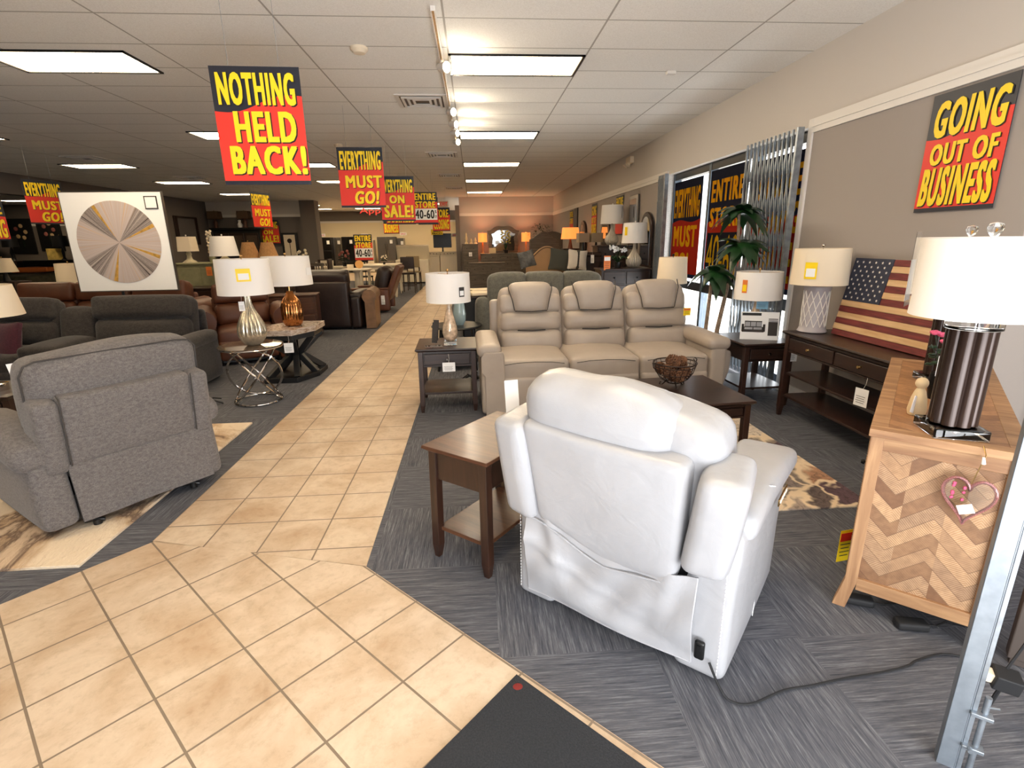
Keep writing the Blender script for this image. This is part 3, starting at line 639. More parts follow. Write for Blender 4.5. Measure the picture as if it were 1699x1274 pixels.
# ================================================================ grey fabric recliner
def grey_recliner():
    t=T('recliner','grey woven fabric recliner seen from behind at left','recliner',(-2.06,3.01,.016),R(53.5))
    B=Matrix.Translation((0,0,.38))@Matrix.Rotation(R(7),4,'X')
    for s in (-1,1):
        m=MB(); m.rbox((.40*s,.42,.27),(.17,.86,.46),.05,puff=(.01,0,0),fn=lambda X,Y,Z,s=s:(X+.0*s,Y+(.10*(Z) if Y<0 else 0),Z)); a=m.build('arm','greyF',t)
        m=MB(); m.rbox((.42*s,.40,.50),(.25,.84,.15),.065,puff=(0,0,.02),k=8,fn=lambda X,Y,Z:(X*(1-.25*max(0,-Y-.1)),Y,Z+.03*math.sin((Y+.4)*3)-.10*max(0,-Y-.1))); m.build('arm_pad','greyF',a)
    MB().rbox((0,.46,.36),(.62,.76,.20),.06,puff=(0,0,.03)).build('seat','greyF',t)
    MB().rbox((0,.88,.25),(.62,.10,.36),.04).build('footrest','greyF',t)
    m=MB(B); m.rbox((.03,.045,.19),(.66,.12,.40),.03,puff=(0,.006,0)); bp=m.build('back_panel','greyF',t)
    for pp in ([(-.30,-.018,0),(-.30,-.018,.385),(-.295,.03,.395)],[(.36,-.018,0),(.36,-.018,.385)]): MB(B).tube(pp,.0035,6).build('seam','greyFp',bp)
    for s in (-1,1):
        m=MB(B); m.rbox((.03+.385*s,.095,.17),(.115,.22,.42),.035,k=5,puff=(.004,.006,0)); m.build('back_wing','greyF',t)
    m=MB(B); m.rbox((.04,.20,.33),(.86,.23,.50),.075,puff=(.02,.03,.02),k=9,fn=lambda X,Y,Z:(X,Y+.012*math.sin(X*7),Z+.012*math.sin(X*6+1))); bc=m.build('back_cushion','greyF',t)
    m=MB(B); m.tube([(-.40,.115,.10),(-.402,.11,.50),(-.375,.108,.555),(-.33,.105,.572),(0,.105,.575),(.35,.108,.575),(.43,.11,.565),(.468,.112,.52),(.470,.115,.2)],.005,6); m.build('piping','greyFp',bc)
    def sk(u,v):
        return (-.315+.72*u+.015*v*(1 if u>.5 else -1)*0,.0-.035*v-.006*math.sin(u*9)*v,.385-.335*v)
    m=MB(); m.sheet(sk,24,12,.006); f=m.build('back_skirt','greyF',t,ang=60)
    for pp in ([sk(0,i/10) for i in range(11)],[sk(1,i/10) for i in range(11)],[Vector(sk(i/20,.93))+Vector((0,-.002,0)) for i in range(21)]): MB().tube(pp,.003,6).build('seam','greyFp',f)
    k=MB(); k.b2(-.33,.36,.02,.85,.05,.2); k.build('underframe','black',t)
    for x,y in ((-.25,-.01),(.28,-.01),(-.25,.75),(.28,.75)):
        k=MB(); k.tube([(x-.04,y+.05,.02),(x,y,.03),(x+.03,y-.02,.02)],.012,8); k.lathe([(.022,0),(.022,.03)],10,(x,y,0)); k.build('glide','black',t)
grey_recliner()
o=MB().box((0,0,0),(.12,.003,.15)).build('price_card','paper'); o.location=at(42,622,Z=.87); o.rotation_euler=(R(-20),0,R(60)); tag(o,'folded white price card tucked on the grey recliner cushion','price card')
# ================================================================ greige leather sofa
def main_sofa():
    t=T('reclining_sofa','three seat greige leather reclining sofa with stitched headrests','sofa',(1.17,4.47,0),R(1))
    # local: front at y=0, back at y=1.0
    for i in range(3):
        x=(-1+i)*.655
        m=MB(); m.rbox((x,.43,.40),(.655,.80,.22),.05,puff=(0,.01,.035),k=8); s=m.build('seat','greigeL',t)
        m=MB(); m.tube([(x-.27,.015,.475),(x-.15,.008,.492),(x,.006,.497),(x+.15,.008,.492),(x+.27,.015,.475)],.003,6); m.build('stitching','greyFp',s)
        m=MB(); m.rbox((x,.07,.21),(.64,.12,.30),.035,puff=(0,.012,0)); m.build('footrest','greigeL',t)
        B=Matrix.Translation((x+.05,.66,.46))@Matrix.Rotation(R(-15),4,'X')
        b=MB(B)
        b.rbox((0,.08,.33),(.66,.20,.70),.06,k=5,fn=lambda X,Y,Z:(X*(1-.05*(Z>.28)),Y,Z-.03*(abs(X)/.3)**2*(Z>.2)))
        b.rbox((0,.0,.10),(.63,.18,.235),.07,puff=(0,.035,0),k=7)
        b.rbox((0,.0,.30),(.63,.17,.20),.07,puff=(0,.03,0),k=7)
        b.rbox((0,.02,.48),(.63,.16,.20),.06,puff=(0,.01,0),k=7)
        bb=b.build('backrest','greigeL',t)
        h=MB(B); h.rbox((0,-.02,.53),(.40,.17,.31),.075,puff=(.0,.02,.015),k=8,fn=lambda X,Y,Z:(X*(1+.16*Z/.15),Y,Z)); h.build('headrest','greigeL',bb)
        q=MB(B)
        for sx in (-1,1): q.tube([(sx*.225,-.045,.69),(sx*.215,-.10,.60),(sx*.185,-.112,.50),(sx*.165,-.10,.40)],.0045,6)
        q.tube([(-.16,-.102,.395),(0,-.112,.385),(.16,-.102,.395)],.006,6)
        q.tube([(-.14,-.088,.205),(0,-.095,.198),(.14,-.088,.205)],.006,6)
        q.build('seam','greyFp',bb)
    MB().rbox((0,.93,.54),(2.02,.10,.84),.04).build('back_panel','greigeL',t)
    for s in (-1,1):
        x=1.06*s
        m=MB(); m.rbox((x,.46,.31),(.15,.90,.58),.03,k=5); a=m.build('arm','greigeL',t)
        m=MB(); m.rbox((x+.0*s,.42,.605),(.22,.86,.115),.055,puff=(0,0,.012),k=8); m.build('arm_pad','greigeL',a)
        m=MB()
        if s<0: m.prism([(-1.135,.0),(-.925,.0),(-.925,.0),(-.93,.56),(-.94,.60),(-1.10,.60),(-1.135,.56),(-1.135,.42),(-1.105,.38),(-1.10,.0)],-.02,.02,Matrix(((1,0,0,0),(0,0,1,.0),(0,1,0,0),(0,0,0,1)))); m.build('arm_front','greigeL',a,bevel=.008)
        if s>0: m.rbox((1.14,.30,.33),(.17,.42,.38),.03,k=5,fn=lambda X,Y,Z:(X*(1-.5*max(0,-Z)/.2)-.035*max(0,-Z)/.2,Y,Z)); m.build('storage_pouch','greigeL',a)
    k=MB(); k.lathe([(.042,.0),(.045,.05),(.04,.05),(.037,.005)],20,(1.14,.20,.50)); k.build('cup_holder','steel',t)
    MB().b2(-.98,.98,.1,.9,.02,.12).build('underframe','black',t)
main_sofa()
def tagcard(label,p,rz,w=.07,h=.09,c='paper',c2=None,rx=0,cat='price tag',name='price_tag'):
    hang='hang' in label or 'dangl' in label or 'hung' in label
    t=T(name,label,cat,p,rz); t.rotation_euler=(rx,0,rz)
    MB().box((0,0,0),(w,.0015,h)).build('card',c,t,smooth=False)
    if hang: MB().tube([(0,.004,h/2-.006),(.004,.02,h/2+.03),(0,.03,h/2+.075)],.0012,5).build('string','trim',t)
    k=MB()
    if c2:
        k.box((0,-.0012,h*.28),(w*.9,.001,h*.26)); k.build('printed_band',c2,t,smooth=False); k=MB()
    for i in range(4): k.box((-.04*w,-.0012,h*(.05-.12*i)),(w*(.7-.1*(i%2)),.0008,h*.025))
    k.build('printed_lines','greyFp',t,smooth=False)
    return t
tagcard('orange and yellow sticker on the right back corner of the greige sofa',at(1140,517,Y=4.98),R(4),.075,.075,'yellow','tagorange')
# ================================================================ generic upholstered seating
def sofa(label,loc,rz,n,sw,m,seat=.46,arm=.62,back=.98,depth=.95,head=True,rolled=False,cat='sofa',name='sofa',armw=.2,console=None,wing=0,lean=12,arms=(1,1)):
    t=T(name,label,cat,loc,rz); SWS=sw if isinstance(sw,(list,tuple)) else [sw]*n; W=sum(SWS)
    for i in range(n):
        sw=SWS[i]; x=-W/2+sum(SWS[:i])+sw/2
        if console==i:
            MB().rbox((x,.45,seat-.02),(sw-.01,.82,.22),.05,puff=(0,0,.03)).build('console',m,t)
            b=MB(Matrix.Translation((x,depth*.66,seat))@Matrix.Rotation(R(-lean),4,'X')); b.rbox((0,.05,.20),(sw-.01,.17,.42),.07,puff=(0,.02,.03)); b.build('backrest',m,t); continue
        MB().rbox((x,.43,seat-.10),(sw-.01,.80,.22),.05,puff=(0,.01,.03)).build('seat',m,t)
        MB().rbox((x,.07,.20),(sw-.02,.12,.26),.035,puff=(0,.01,0)).build('front_panel',m,t)
        h=back-seat; b=MB(Matrix.Translation((x,depth*.66,seat))@Matrix.Rotation(R(-lean),4,'X'))
        b.rbox((0,.07,h*.5),(sw-.01,.18,h),.06,puff=(0,0,.01)); b.rbox((0,.0,h*.27),(sw-.03,.2,h*.56),.08,puff=(0,.03,.01)); bb=b.build('backrest',m,t)
        if head:
            b=MB(Matrix.Translation((x,depth*.66,seat))@Matrix.Rotation(R(-lean),4,'X')); b.rbox((0,.0,h*.80),(sw-.03,.23,h*.48),.05,puff=(.0,.02,.012),k=7); b.build('headrest',m,bb)
    MB().rbox((0,depth-.05,back*.44),(W+.02,.10,back*.78),.04).build('back_panel',m,t)
    for s in (-1,1):
        if not arms[(s+1)//2]: continue
        x=s*(W/2+armw/2)
        q=MB(); q.rbox((x,depth*.48,arm*.5),(armw,depth*.93,arm*.93),.05,puff=(.01,0,0)); a=q.build('arm',m,t)
        q=MB()
        if rolled: q.tube([(x,.0,arm-.03),(x,depth*.9,arm-.03)],armw*.62,16)
        else: q.rbox((x,depth*.46,arm-.02),(armw+.05,depth*.9,.14),.06,puff=(0,0,.02))
        q.build('arm_pad',m,a)
        if wing:
            q=MB(); q.rbox((x-s*.03,depth*.78,back*.72),(.10,.30,back*.45),.045); q.build('back_wing',m,t)
    k=MB(); k.b2(-W/2,W/2,.12,depth-.1,.03,.1)
    for sx in (-1,1):
        for y in (.1,depth-.12): k.lathe([(.025,0),(.03,.06)],10,(sx*(W/2),y,0))
    k.build('underframe','black',t); return t
# dark grey reclining sofa facing the camera, left
sofa('dark charcoal fabric reclining sofa with tall headrests and middle console',(-4.46,5.40,0),R(0),3,[1.06,.40,1.06],'dkF',seat=.48,arm=.54,back=.99,console=1,depth=.98,armw=.13)
# plum cushion resting on it
def pillow(label,loc,rot,m,w=.45,h=.45,d=.16,name='throw_pillow',stripe=None):
    def fn(X,Y,Z):
        u,v=abs(X)/(w/2),abs(Z)/(h/2); k=max(.10,(1-u**2.6)*(1-v**2.6))**.5
        e=1-.10*(1-u*u)*v**2; f=1-.10*(1-v*v)*u**2
        return (X*f,Y*k,Z*e)
    q=MB(); q.rbox((0,0,0),(w,d,h),.03,k=10,fn=fn); o=q.build(name,m); o.location=loc; o.rotation_euler=rot; tag(o,label,'pillow')
    if stripe:
        k=MB(); k.rbox((0,0,0),(.07,d*1.04,h*.93),.03,k=6,fn=lambda X,Y,Z:(X,Y*max(.1,(1-(abs(Z)/(h/2))**2.6))**.5,Z)); k.build('stripe',stripe,o)
    return o
pillow('plum purple throw pillow leaning on the dark charcoal sofa',at(6,570,Y=5.66),(R(-14),0,R(-16)),'purple',.46,.46)
# ================================================================ tables
def leg(x,y,h,w,m='espZ',parent=None,tap=.62,dx=0,dy=0):
    q=MB(); a=w/2; b=w*tap/2
    hh=h*.12
    vs=[]
    for z,r,ox,oy in ((0,b,dx,dy),(hh,a*.98,dx*.7,dy*.7),(h,a,0,0)): vs+=[(x+ox-r,y+oy-r,z),(x+ox+r,y+oy-r,z),(x+ox+r,y+oy+r,z),(x+ox-r,y+oy+r,z)]
    fs=[(3,2,1,0),(8,9,10,11)]
    for l in range(2):
        for i in range(4): j=(i+1)%4; fs.append((l*4+i,l*4+j,l*4+4+j,l*4+4+i))
    q.add(vs,fs); return q.build('leg',m,parent,smooth=False,bevel=.003)
def knob(p,parent,m='chrome',r=.014,d=(0,-1,0)):
    q=MB(); q.tube([(p[0],p[1],p[2]),(p[0]+d[0]*.012,p[1]+d[1]*.012,p[2]),(p[0]+d[0]*.016,p[1]+d[1]*.016,p[2]),(p[0]+d[0]*.028,p[1]+d[1]*.028,p[2])],[r*.45,r*.45,r,r*.7],12); return q.build('knob',m,parent)
def end_table(label,loc,rz,w=.56,d=.60,h=.61,top='espresso',legm='espZ',drawers=1,shelf=.19,shelves=None,over=.025,drawer_front=True,apron=.145,cat='table',name='end_table',kn='chrome'):
    t=T(name,label,cat,loc,rz)    # front faces -y, origin front-left corner of the top at the floor
    q=MB()
    x0,x1,y0,y1=0,w,0,d; b=.018
    q.add([(x0+b,y0+b,h-.028),(x1-b,y0+b,h-.028),(x1-b,y1-b,h-.028),(x0+b,y1-b,h-.028),(x0,y0,h-.014),(x1,y0,h-.014),(x1,y1,h-.014),(x0,y1,h-.014),(x0+.004,y0+.004,h),(x1-.004,y0+.004,h),(x1-.004,y1-.004,h),(x0+.004,y1-.004,h)],
      [(3,2,1,0),(8,9,10,11)]+[(l*4+i,l*4+(i+1)%4,l*4+4+(i+1)%4,l*4+4+i) for l in (0,1) for i in range(4)])
    q.build('tabletop',top,t,smooth=False,bevel=.002)
    o=over+.022; lw=.045
    for x,sx in ((o,-1),(w-o,1)):
        for y,sy in ((o,-1),(d-o,1)): leg(x,y,h-.028,lw,legm,t,dx=.006*sx,dy=.006*sy)
    q=MB(); zt=h-.028; zb=zt-apron
    q.b2(o,o+.02,o,d-o,zb,zt); q.b2(w-o-.02,w-o,o,d-o,zb,zt); q.b2(o,w-o,d-o-.02,d-o,zb,zt)
    if drawer_front: q.b2(o,w-o,o-.01,o+.012,zt-.02,zt); q.b2(o,w-o,o-.01,o+.012,zb,zb+.015); q.b2(o,w-o,o+.002,o+.012,zb,zt)
    else: q.b2(o,w-o,o-.012,o+.012,zb,zt)
    q.build('apron',legm if legm!='espZ' else 'espresso',t,smooth=False,bevel=.002)
    if drawer_front:
        ww=(w-2*o-.05)/drawers
        for i in range(drawers):
            a=o+.025+ww*i; dd=MB(); dd.b2(a+.008,a+ww-.008,o-.020,o+.002,zb+.022,zt-.026); dr=dd.build('drawer',top if top!='walnut' else 'walZ',t,smooth=False,bevel=.004)
            knob((a+ww/2,o-.02,(zb+zt)/2),dr,kn)
    for z in (shelves or [shelf]):
        q=MB(); q.b2(o-.0,w-o,o,d-o,z-.02,z); q.build('shelf',top,t,smooth=False,bevel=.003)
    return t
end_table('dark walnut end table with inlaid top, beside the white recliner',(-.285,2.325,0),R(-39),.40,.62,.61,'walnut','walZ',drawer_front=False,shelf=.17)
end_table('dark brown end table with one drawer and shelf, left of the greige sofa',(-.56,4.60,0),R(1.5),.575,.575,.61)
end_table('dark end table by the shop window, right of the greise sofa'.replace('greise','greige'),(2.42,4.42,0),R(2),.52,.62,.61)
end_table('long dark coffee table with the wire bowl, behind the white recliner',(.66,3.08,.012),R(5),1.22,.72,.47,'espresso','espZ',drawers=2,shelf=.12,name='coffee_table',apron=.10)
end_table('long dark console table with two drawers under the wooden flag',(2.66,4.27,0),R(-90),1.30,.46,.76,shelves=[.20,.40],drawers=2,name='console_table',apron=.15,kn='gold')
for lab,p,rz,w,h in (('white tag hanging from the drawer knob of the end table beside the sofa',(-.258,4.590,.445),R(2),.115,.085),
    ('white tag hanging under the coffee table drawer, beside the white recliner',(1.60,3.13,.285),R(5),.12,.09),
    ('white tag behind the left end of the console table',(2.86,4.40,.50),R(2),.11,.11),
    ('plastic sleeved tag dangling from the right drawer of the console table',(2.635,3.22,.47),R(-78),.10,.125)):
    tagcard(lab,p,rz,w,h)
# photo card and glass things
t=T('photo_card','white card with a grey sofa picture standing on the window end table','card',(2.655,4.62,.612),R(-20))
M_=R(-10)
q=MB(Matrix.Rotation(M_,4,'X')); q.b2(-.165,.165,0,.003,0,.26); q.build('card','paper',t,smooth=False)
q=MB(Matrix.Rotation(M_,4,'X')); q.b2(-.155,.01,-.0015,0,.225,.25); q.b2(.075,.155,-.0015,0,.19,.198); q.b2(.075,.155,-.0015,0,.175,.182); q.build('printed_bars','inkblack',t,smooth=False)
q=MB(Matrix.Rotation(M_,4,'X')); q.b2(.075,.155,-.0015,0,.04,.17); q.b2(-.15,.04,-.0015,0,.07,.12); q.b2(-.13,.02,-.0015,0,.12,.175); q.b2(-.155,-.135,-.0015,0,.075,.145);q.b2(.03,.05,-.0015,0,.075,.145); q.build('printed_sofa','greyFp',t,smooth=False)
q=MB(Matrix.Rotation(M_,4,'X')); 
for i in range(3): q.b2(-.125+.05*i,-.082+.05*i,-.0025,-.0015,.125,.165)
for i in range(2): q.b2(-.13+.08*i,-.06+.08*i,-.0025,-.0015,.095,.115)
q.build('printed_cushions','steel',t,smooth=False)
# ================================================================ lamps
def lamp(label,loc,shade,base,bm,sm='shade',finial='gold',fn=None,n=24,sq=False,neck=.012,tagc=None,rz=0,cat='lamp',parts=None,group=None,harp=True,foot=None):
    """shade=(r_bottom,r_top,z0,z1); base=[(r,z)...]"""
    t=T('table_lamp',label,cat,loc,rz,group)
    q=MB(); q.lathe(base,n,fn=fn); b=q.build('lamp_base',bm,t,ang=60)
    if foot: q=MB(); foot(q); q.build('foot','glass',t,bevel=.003)
    r0,r1,z0,z1=shade; q=MB(); q.shell(r0,r1,z0,z1,4 if False else 40,.003,sq=sq); s=q.build('lamp_shade',sm,t,ang=60 if not sq else 40)
    q=MB(); q.tube([(0,0,base[-1][1]-.01),(0,0,z0+.06)],neck,10); q.tube([(0,0,z0+.06),(0,0,z0+.10)],.02,10)
    if harp: q.tube([(0,0,z0+.03),(.045,0,z0+.08),(.05,0,(z0+z1)/2),(0,0,z1)],.002,5); q.tube([(0,0,z0+.03),(-.045,0,z0+.08),(-.05,0,(z0+z1)/2),(0,0,z1)],.002,5)
    for k in range(3): a=2*PI*k/3; q.tube([(0,0,z1-.012),(math.cos(a)*r1,math.sin(a)*r1,z1-.012)],.0018,5)
    q.build('socket','gold',t)
    q=MB(); q.tube([(0,0,z1-.012),(0,0,z1+.012)],.004,6); q.ball((0,0,z1+.022),.014); q.build('finial',finial,t)
    if tagc:
        for (ang,z,w,h,c1,c2) in tagc:
            rr=(r0+(r1-r0)*((z-z0)/(z1-z0)))+.004; M=Matrix.Rotation(ang,4,'Z')
            q=MB(M); q.box((0,-rr,z),(w,.002,h)); o=q.build('sticker',c1,t,smooth=False)
            if c2: q=MB(M); q.box((0,-rr-.0015,z-h*.12),(w*.75,.0015,h*.5)); q.build('sticker_print',c2,o,smooth=False)
    return t
ribs=lambda k,d:(lambda a,z:1+d*abs(math.cos(a*k/2))-d)
# ribbed silver glass gourd lamp on ring table
gourd=[(.001,0),(.06,0),(.085,.02),(.12,.07),(.135,.13),(.128,.19),(.105,.25),(.075,.31),(.05,.36),(.036,.41),(.03,.46),(.03,.50)]
MT['merc']=mat('mercury_glass',(196,186,166),.22,.75,var=.25,vs=20); MT['bronzeg']=mat('bronze_mercury_glass',(176,116,66),.12,.95,var=.15,vs=10)
MT['pearl']=mat('ribbed_pearl_ceramic',(196,188,174),.25,.1,var=.12,vs=14)
lamp('white drum lamp on a ribbed silvery glass gourd base, on the chrome ring table',(-2.20,5.20,.585),(.25,.238,.50,.83),gourd,'merc',fn=ribs(16,.10),n=96,finial='gold',tagc=[(R(22),.69,.12,.115,'yellow','paper')])
tagcard('blank white tag hung on the neck of the gourd lamp',(-2.21,5.08,.98),R(15),.05,.09)
lamp('white drum lamp on a shiny bronze ribbed jar base, on the stone-topped table',(-2.14,6.20,.62),(.27,.255,.47,.79),[(.001,0),(.085,0),(.10,.02),(.115,.06),(.12,.14),(.118,.22),(.10,.28),(.075,.32),(.045,.36),(.035,.40)],'bronzeg',fn=ribs(20,.07),n=80,finial='gold',sm='shade',tagc=[(R(78),.62,.10,.08,'paper',None)])
end_table('dark end table cut by the left edge, beyond the grey recliner',(-3.72,3.62,0),R(0),.5,.5,.56)
lamp('cream lamp shade cut by the left edge, above the plum pillow',(-3.45,3.82,.56),(.26,.225,.53,.74),[(.001,0),(.07,0),(.07,.05),(.015,.055),(.012,.53)],'chrome',sm='cream')
# far end table lamp: speckled glass teardrop on acrylic block
MT['speck']=mat('speckled_art_glass',(206,182,156),.08,.15,var=.45,vs=22,coat=.6)
lamp('white drum lamp with speckled glass teardrop base, on the end table left of the sofa',(-.245,4.83,.61),(.205,.20,.40,.66),[(.001,.035),(.04,.035),(.06,.06),(.072,.11),(.066,.17),(.045,.25),(.028,.32),(.018,.40)],'speck',foot=lambda q:q.box((0,0,.018),(.12,.12,.034)),tagc=[(R(38),.50,.055,.085,'greyFp','paper')])
t=T('card_stand','clear acrylic stand with small black cards on the left end table','card stand',(-.38,4.76,.61),R(8))
q=MB(); q.b2(-.10,.06,-.10,.02,0,.004); q.b2(-.002,.002,-.02,.02,0,.10); q.build('acrylic_base','glass',t,smooth=False)
for i in range(2): MB().box((-.0+.012*i,.03+.02*i,.12+.02*i),(.055,.003,.19),(R(-12),0,R(-30))).build('card','greyFp',t,smooth=False)
# dark cream lamps near the window
end_table('small dark table between the greige sofa and the window, under the cream drum lamp',(2.0,5.53,0),0,.4,.4,.60)
lamp('cream drum lamp between the sofa and the window, left of the palm',(2.20,5.72,.60),(.165,.150,.46,.745),[(.001,0),(.07,0),(.07,.02),(.03,.04),(.05,.2),(.03,.38),(.02,.46)],MT['alu'],sm='cream',finial='blackmetal')
lamp('white drum lamp with peach glass base on the window end table',(2.72,4.84,.61),(.215,.205,.36,.62),[(.001,0),(.06,0),(.085,.05),(.08,.12),(.05,.2),(.025,.28),(.02,.36)],MT['speck'],finial='gold',tagc=[(R(-62),.49,.05,.12,'tagorange','yellow')])
tagcard('pale blue card hanging under the shade of the peach glass lamp',(2.70,4.70,.925),R(-25),.10,.07,'skyblue')
def lattice_mat():
    q=NT('white_lattice_ceramic'); q.b.inputs['Base Color'].default_value=srgb(168,162,166); q.b.inputs['Roughness'].default_value=.4; return q.m
t=lamp('cream drum lamp with white lattice-pattern cylinder base on the console table',(2.86,4.17,.76),(.215,.205,.40,.69),[(.001,0),(.105,0),(.115,.01),(.105,.03),(.095,.06),(.095,.34),(.105,.37),(.10,.385),(.03,.39)],lattice_mat(),sm='cream',finial='chrome',tagc=[(R(-52),.52,.09,.13,'yellow','paper')])
q=MB()
for k in range(12):
    for s in (-1,1): q.tube([((.097)*math.cos(2*PI*k/12+s*u*1.05),(.097)*math.sin(2*PI*k/12+s*u*1.05),.05+.30*u) for u in [i/10 for i in range(11)]],.0035,5)
q.build('raised_lattice','trim',t)
# the two tall dark-column lamps on the cabinet
def column_lamp(label,loc,tags=True):
    t=T('table_lamp',label,'lamp',loc,R(-20))
    q=MB(); q.box((0,0,.02),(.175,.175,.04)); q.lathe([(.02,.04),(.02,.06)],12); q.build('acrylic_foot','glass',t,bevel=.006)
    q=MB(); q.lathe([(.018,.005),(.018,.045)],12); q.build('foot_post','chrome',t)
    q=MB()
    for k in range(8):
        a=2*PI*k/8+.2; q.lathe([(.001,.045),(.026,.045),(.026,.40),(.001,.40)],14,(.05*math.cos(a),.05*math.sin(a),0))
    q.build('column','darkcol',t)
    q=MB()
    for k in range(8): a=2*PI*(k+.5)/8+.2; q.tube([(.058*math.cos(a),.058*math.sin(a),.046),(.058*math.cos(a),.058*math.sin(a),.399)],.003,6)
    q.build('gold_inlay','gold',t)
    MB().lathe([(.001,.40),(.085,.40),(.085,.445),(.001,.445)],28).build('acrylic_collar','glass',t,bevel=.002)
    q=MB(); q.shell(.198,.184,.445,.715,56,.003); q.build('lamp_shade','shade',t,ang=60)
    q=MB(); q.tube([(0,0,.44),(0,0,.52)],.015,10); q.tube([(0,0,.5),(.05,0,.56),(.05,0,.66),(0,0,.712)],.002,5); q.tube([(0,0,.5),(-.05,0,.56),(-.05,0,.66),(0,0,.712)],.002,5)
    for k in range(3): a=2*PI*k/3; q.tube([(0,0,.706),(math.cos(a)*.183,math.sin(a)*.183,.706)],.0018,5)
    q.build('socket','chrome',t)
    q=MB(); q.lathe([(.006,.712),(.012,.722),(.02,.735),(.024,.748),(.02,.762),(.001,.768)],14); q.build('finial','glass',t)
    return t
MT['darkcol']=mat('dark_bronze_column',(50,36,30),.25,.35,var=.3,vs=6,stretch=(1,1,.1))
CB=R(-42); cbo=Vector((1.535,1.79,0)); ex=Vector((math.cos(CB),math.sin(CB),0)); ey=Vector((-math.sin(CB),math.cos(CB),0))
column_lamp('tall white-shaded lamp with dark fluted column, nearest on the wooden cabinet',cbo+ex*.235+ey*.115+Vector((0,0,.82)))
column_lamp('matching dark column lamp behind, at the far end of the wooden cabinet',cbo+ex*.215+ey*.98+Vector((0,0,.82)))
t=T('sleeved_card','blank card in a clear sleeve hanging on the far column lamp shade','price tag',cbo+ex*.02+ey*.78+Vector((0,0,1.36)),R(40))
MB().box((0,0,-.02),(.10,.002,.19)).build('card','paper',t,smooth=False); MB().box((0,-.003,.03),(.13,.001,.34)).build('clear_sleeve','glass',t,smooth=False)
# ================================================================ reclaimed wood cabinet
def chevron():
    """herringbone planks with saw texture"""
    q=NT('chevron_reclaimed_planks'); v=q.coord(); sx=q.n('ShaderNodeSeparateXYZ'); q.l(v,sx.inputs[0])
    def ma(op,a,b=None,c=None):
        o=q.n('ShaderNodeMath',operation=op)
        for i,x in enumerate((a,b,c)):
            if x is None: continue
            if hasattr(x,'is_linked'): q.l(x,o.inputs[i])
            else: o.inputs[i].default_value=x
        return o.outputs[0]
    P=.26
    u=ma('PINGPONG',ma('ADD',sx.outputs[0],ma('MULTIPLY',sx.outputs[1],1.0)),P/2)        # fold direction (x + y work on either face)
    h=ma('ADD',sx.outputs[2],ma('MULTIPLY',sx.outputs[1],1.0)); 
    w=ma('ADD',sx.outputs[2],ma('MULTIPLY',u,.95)); bands=ma('DIVIDE',w,.062); idx=ma('FLOOR',bands)
    col=ma('FLOOR',ma('DIVIDE',ma('ADD',sx.outputs[0],10),P/2))
    wn=q.n('ShaderNodeTexWhiteNoise',noise_dimensions='2D'); cb=q.n('ShaderNodeCombineXYZ'); q.l(idx,cb.inputs[0]); q.l(col,cb.inputs[1]); q.l(cb.outputs[0],wn.inputs['Vector'])
    base=q.ramp(wn.outputs['Value'],[(0,srgb(124,88,60)),(.3,srgb(164,126,90)),(.55,srgb(140,106,78)),(.8,srgb(178,138,98)),(1,srgb(150,110,72))])
    along=ma('SUBTRACT',sx.outputs[2],ma('MULTIPLY',u,1.0))
    wv=ma('SINE',ma('MULTIPLY',ma('ADD',along,ma('MULTIPLY',q.noise(v,6,2),.03)),640)); n=q.noise(v,40,3)
    g=ma('MULTIPLY',ma('ADD',ma('MULTIPLY',wv,.5),.5),wn.outputs['Value'])
    c=q.mix(ma('MULTIPLY',g,.38),base,srgb(232,206,172)); c=q.mix(.35,c,q.ramp(n,[(.3,srgb(140,110,80)),(.7,srgb(255,250,240))]),'MULTIPLY')
    fr=ma('FRACT',bands); edge=ma('LESS_THAN',fr,.05); c=q.mix(ma('MULTIPLY',edge,.7),c,srgb(90,62,40))
    q.l(c,q.b.inputs['Base Color']); q.b.inputs['Roughness'].default_value=.65; q.bump(g,.3,.002); return q.m
def chevron_top():
    q=NT('chevron_plank_top'); v=q.coord(); sx=q.n('ShaderNodeSeparateXYZ'); q.l(v,sx.inputs[0])
    def ma(op,a,b=None):
        o=q.n('ShaderNodeMath',operation=op)
        for i,x in enumerate((a,b)):
            if x is None: continue
            if hasattr(x,'is_linked'): q.l(x,o.inputs[i])
            else: o.inputs[i].default_value=x
        return o.outputs[0]
    u=ma('PINGPONG',ma('SUBTRACT',sx.outputs[0],.225),.18); w=ma('SUBTRACT',sx.outputs[1],ma('MULTIPLY',u,.55)); idx=ma('FLOOR',ma('DIVIDE',w,.075))
    wn=q.n('ShaderNodeTexWhiteNoise',noise_dimensions='1D'); q.l(idx,wn.inputs['W'])
    base=q.ramp(wn.outputs['Value'],[(0,srgb(140,98,62)),(.5,srgb(176,130,88)),(1,srgb(156,112,72))])
    n=q.noise(q.coord((1,1,1)),30,4,.7); c=q.mix(.5,base,q.ramp(n,[(.3,srgb(150,120,90)),(.7,srgb(255,250,240))]),'MULTIPLY')
    e=ma('LESS_THAN',ma('FRACT',ma('DIVIDE',w,.075)),.05); c=q.mix(ma('MULTIPLY',e,.7),c,srgb(84,54,32))
    q.l(c,q.b.inputs['Base Color']); q.b.inputs['Roughness'].default_value=.5; q.bump(n,.2,.002); return q.m
t=T('sideboard','light reclaimed wood cabinet with chevron planks on its side and top','cabinet',cbo,CB)
W,D,H=.45,1.52,.82
q=MB(); q.b2(.05,W-.05,.05,D-.05,H-.004,H); q.build('chevron_top',chevron_top(),t,smooth=False)
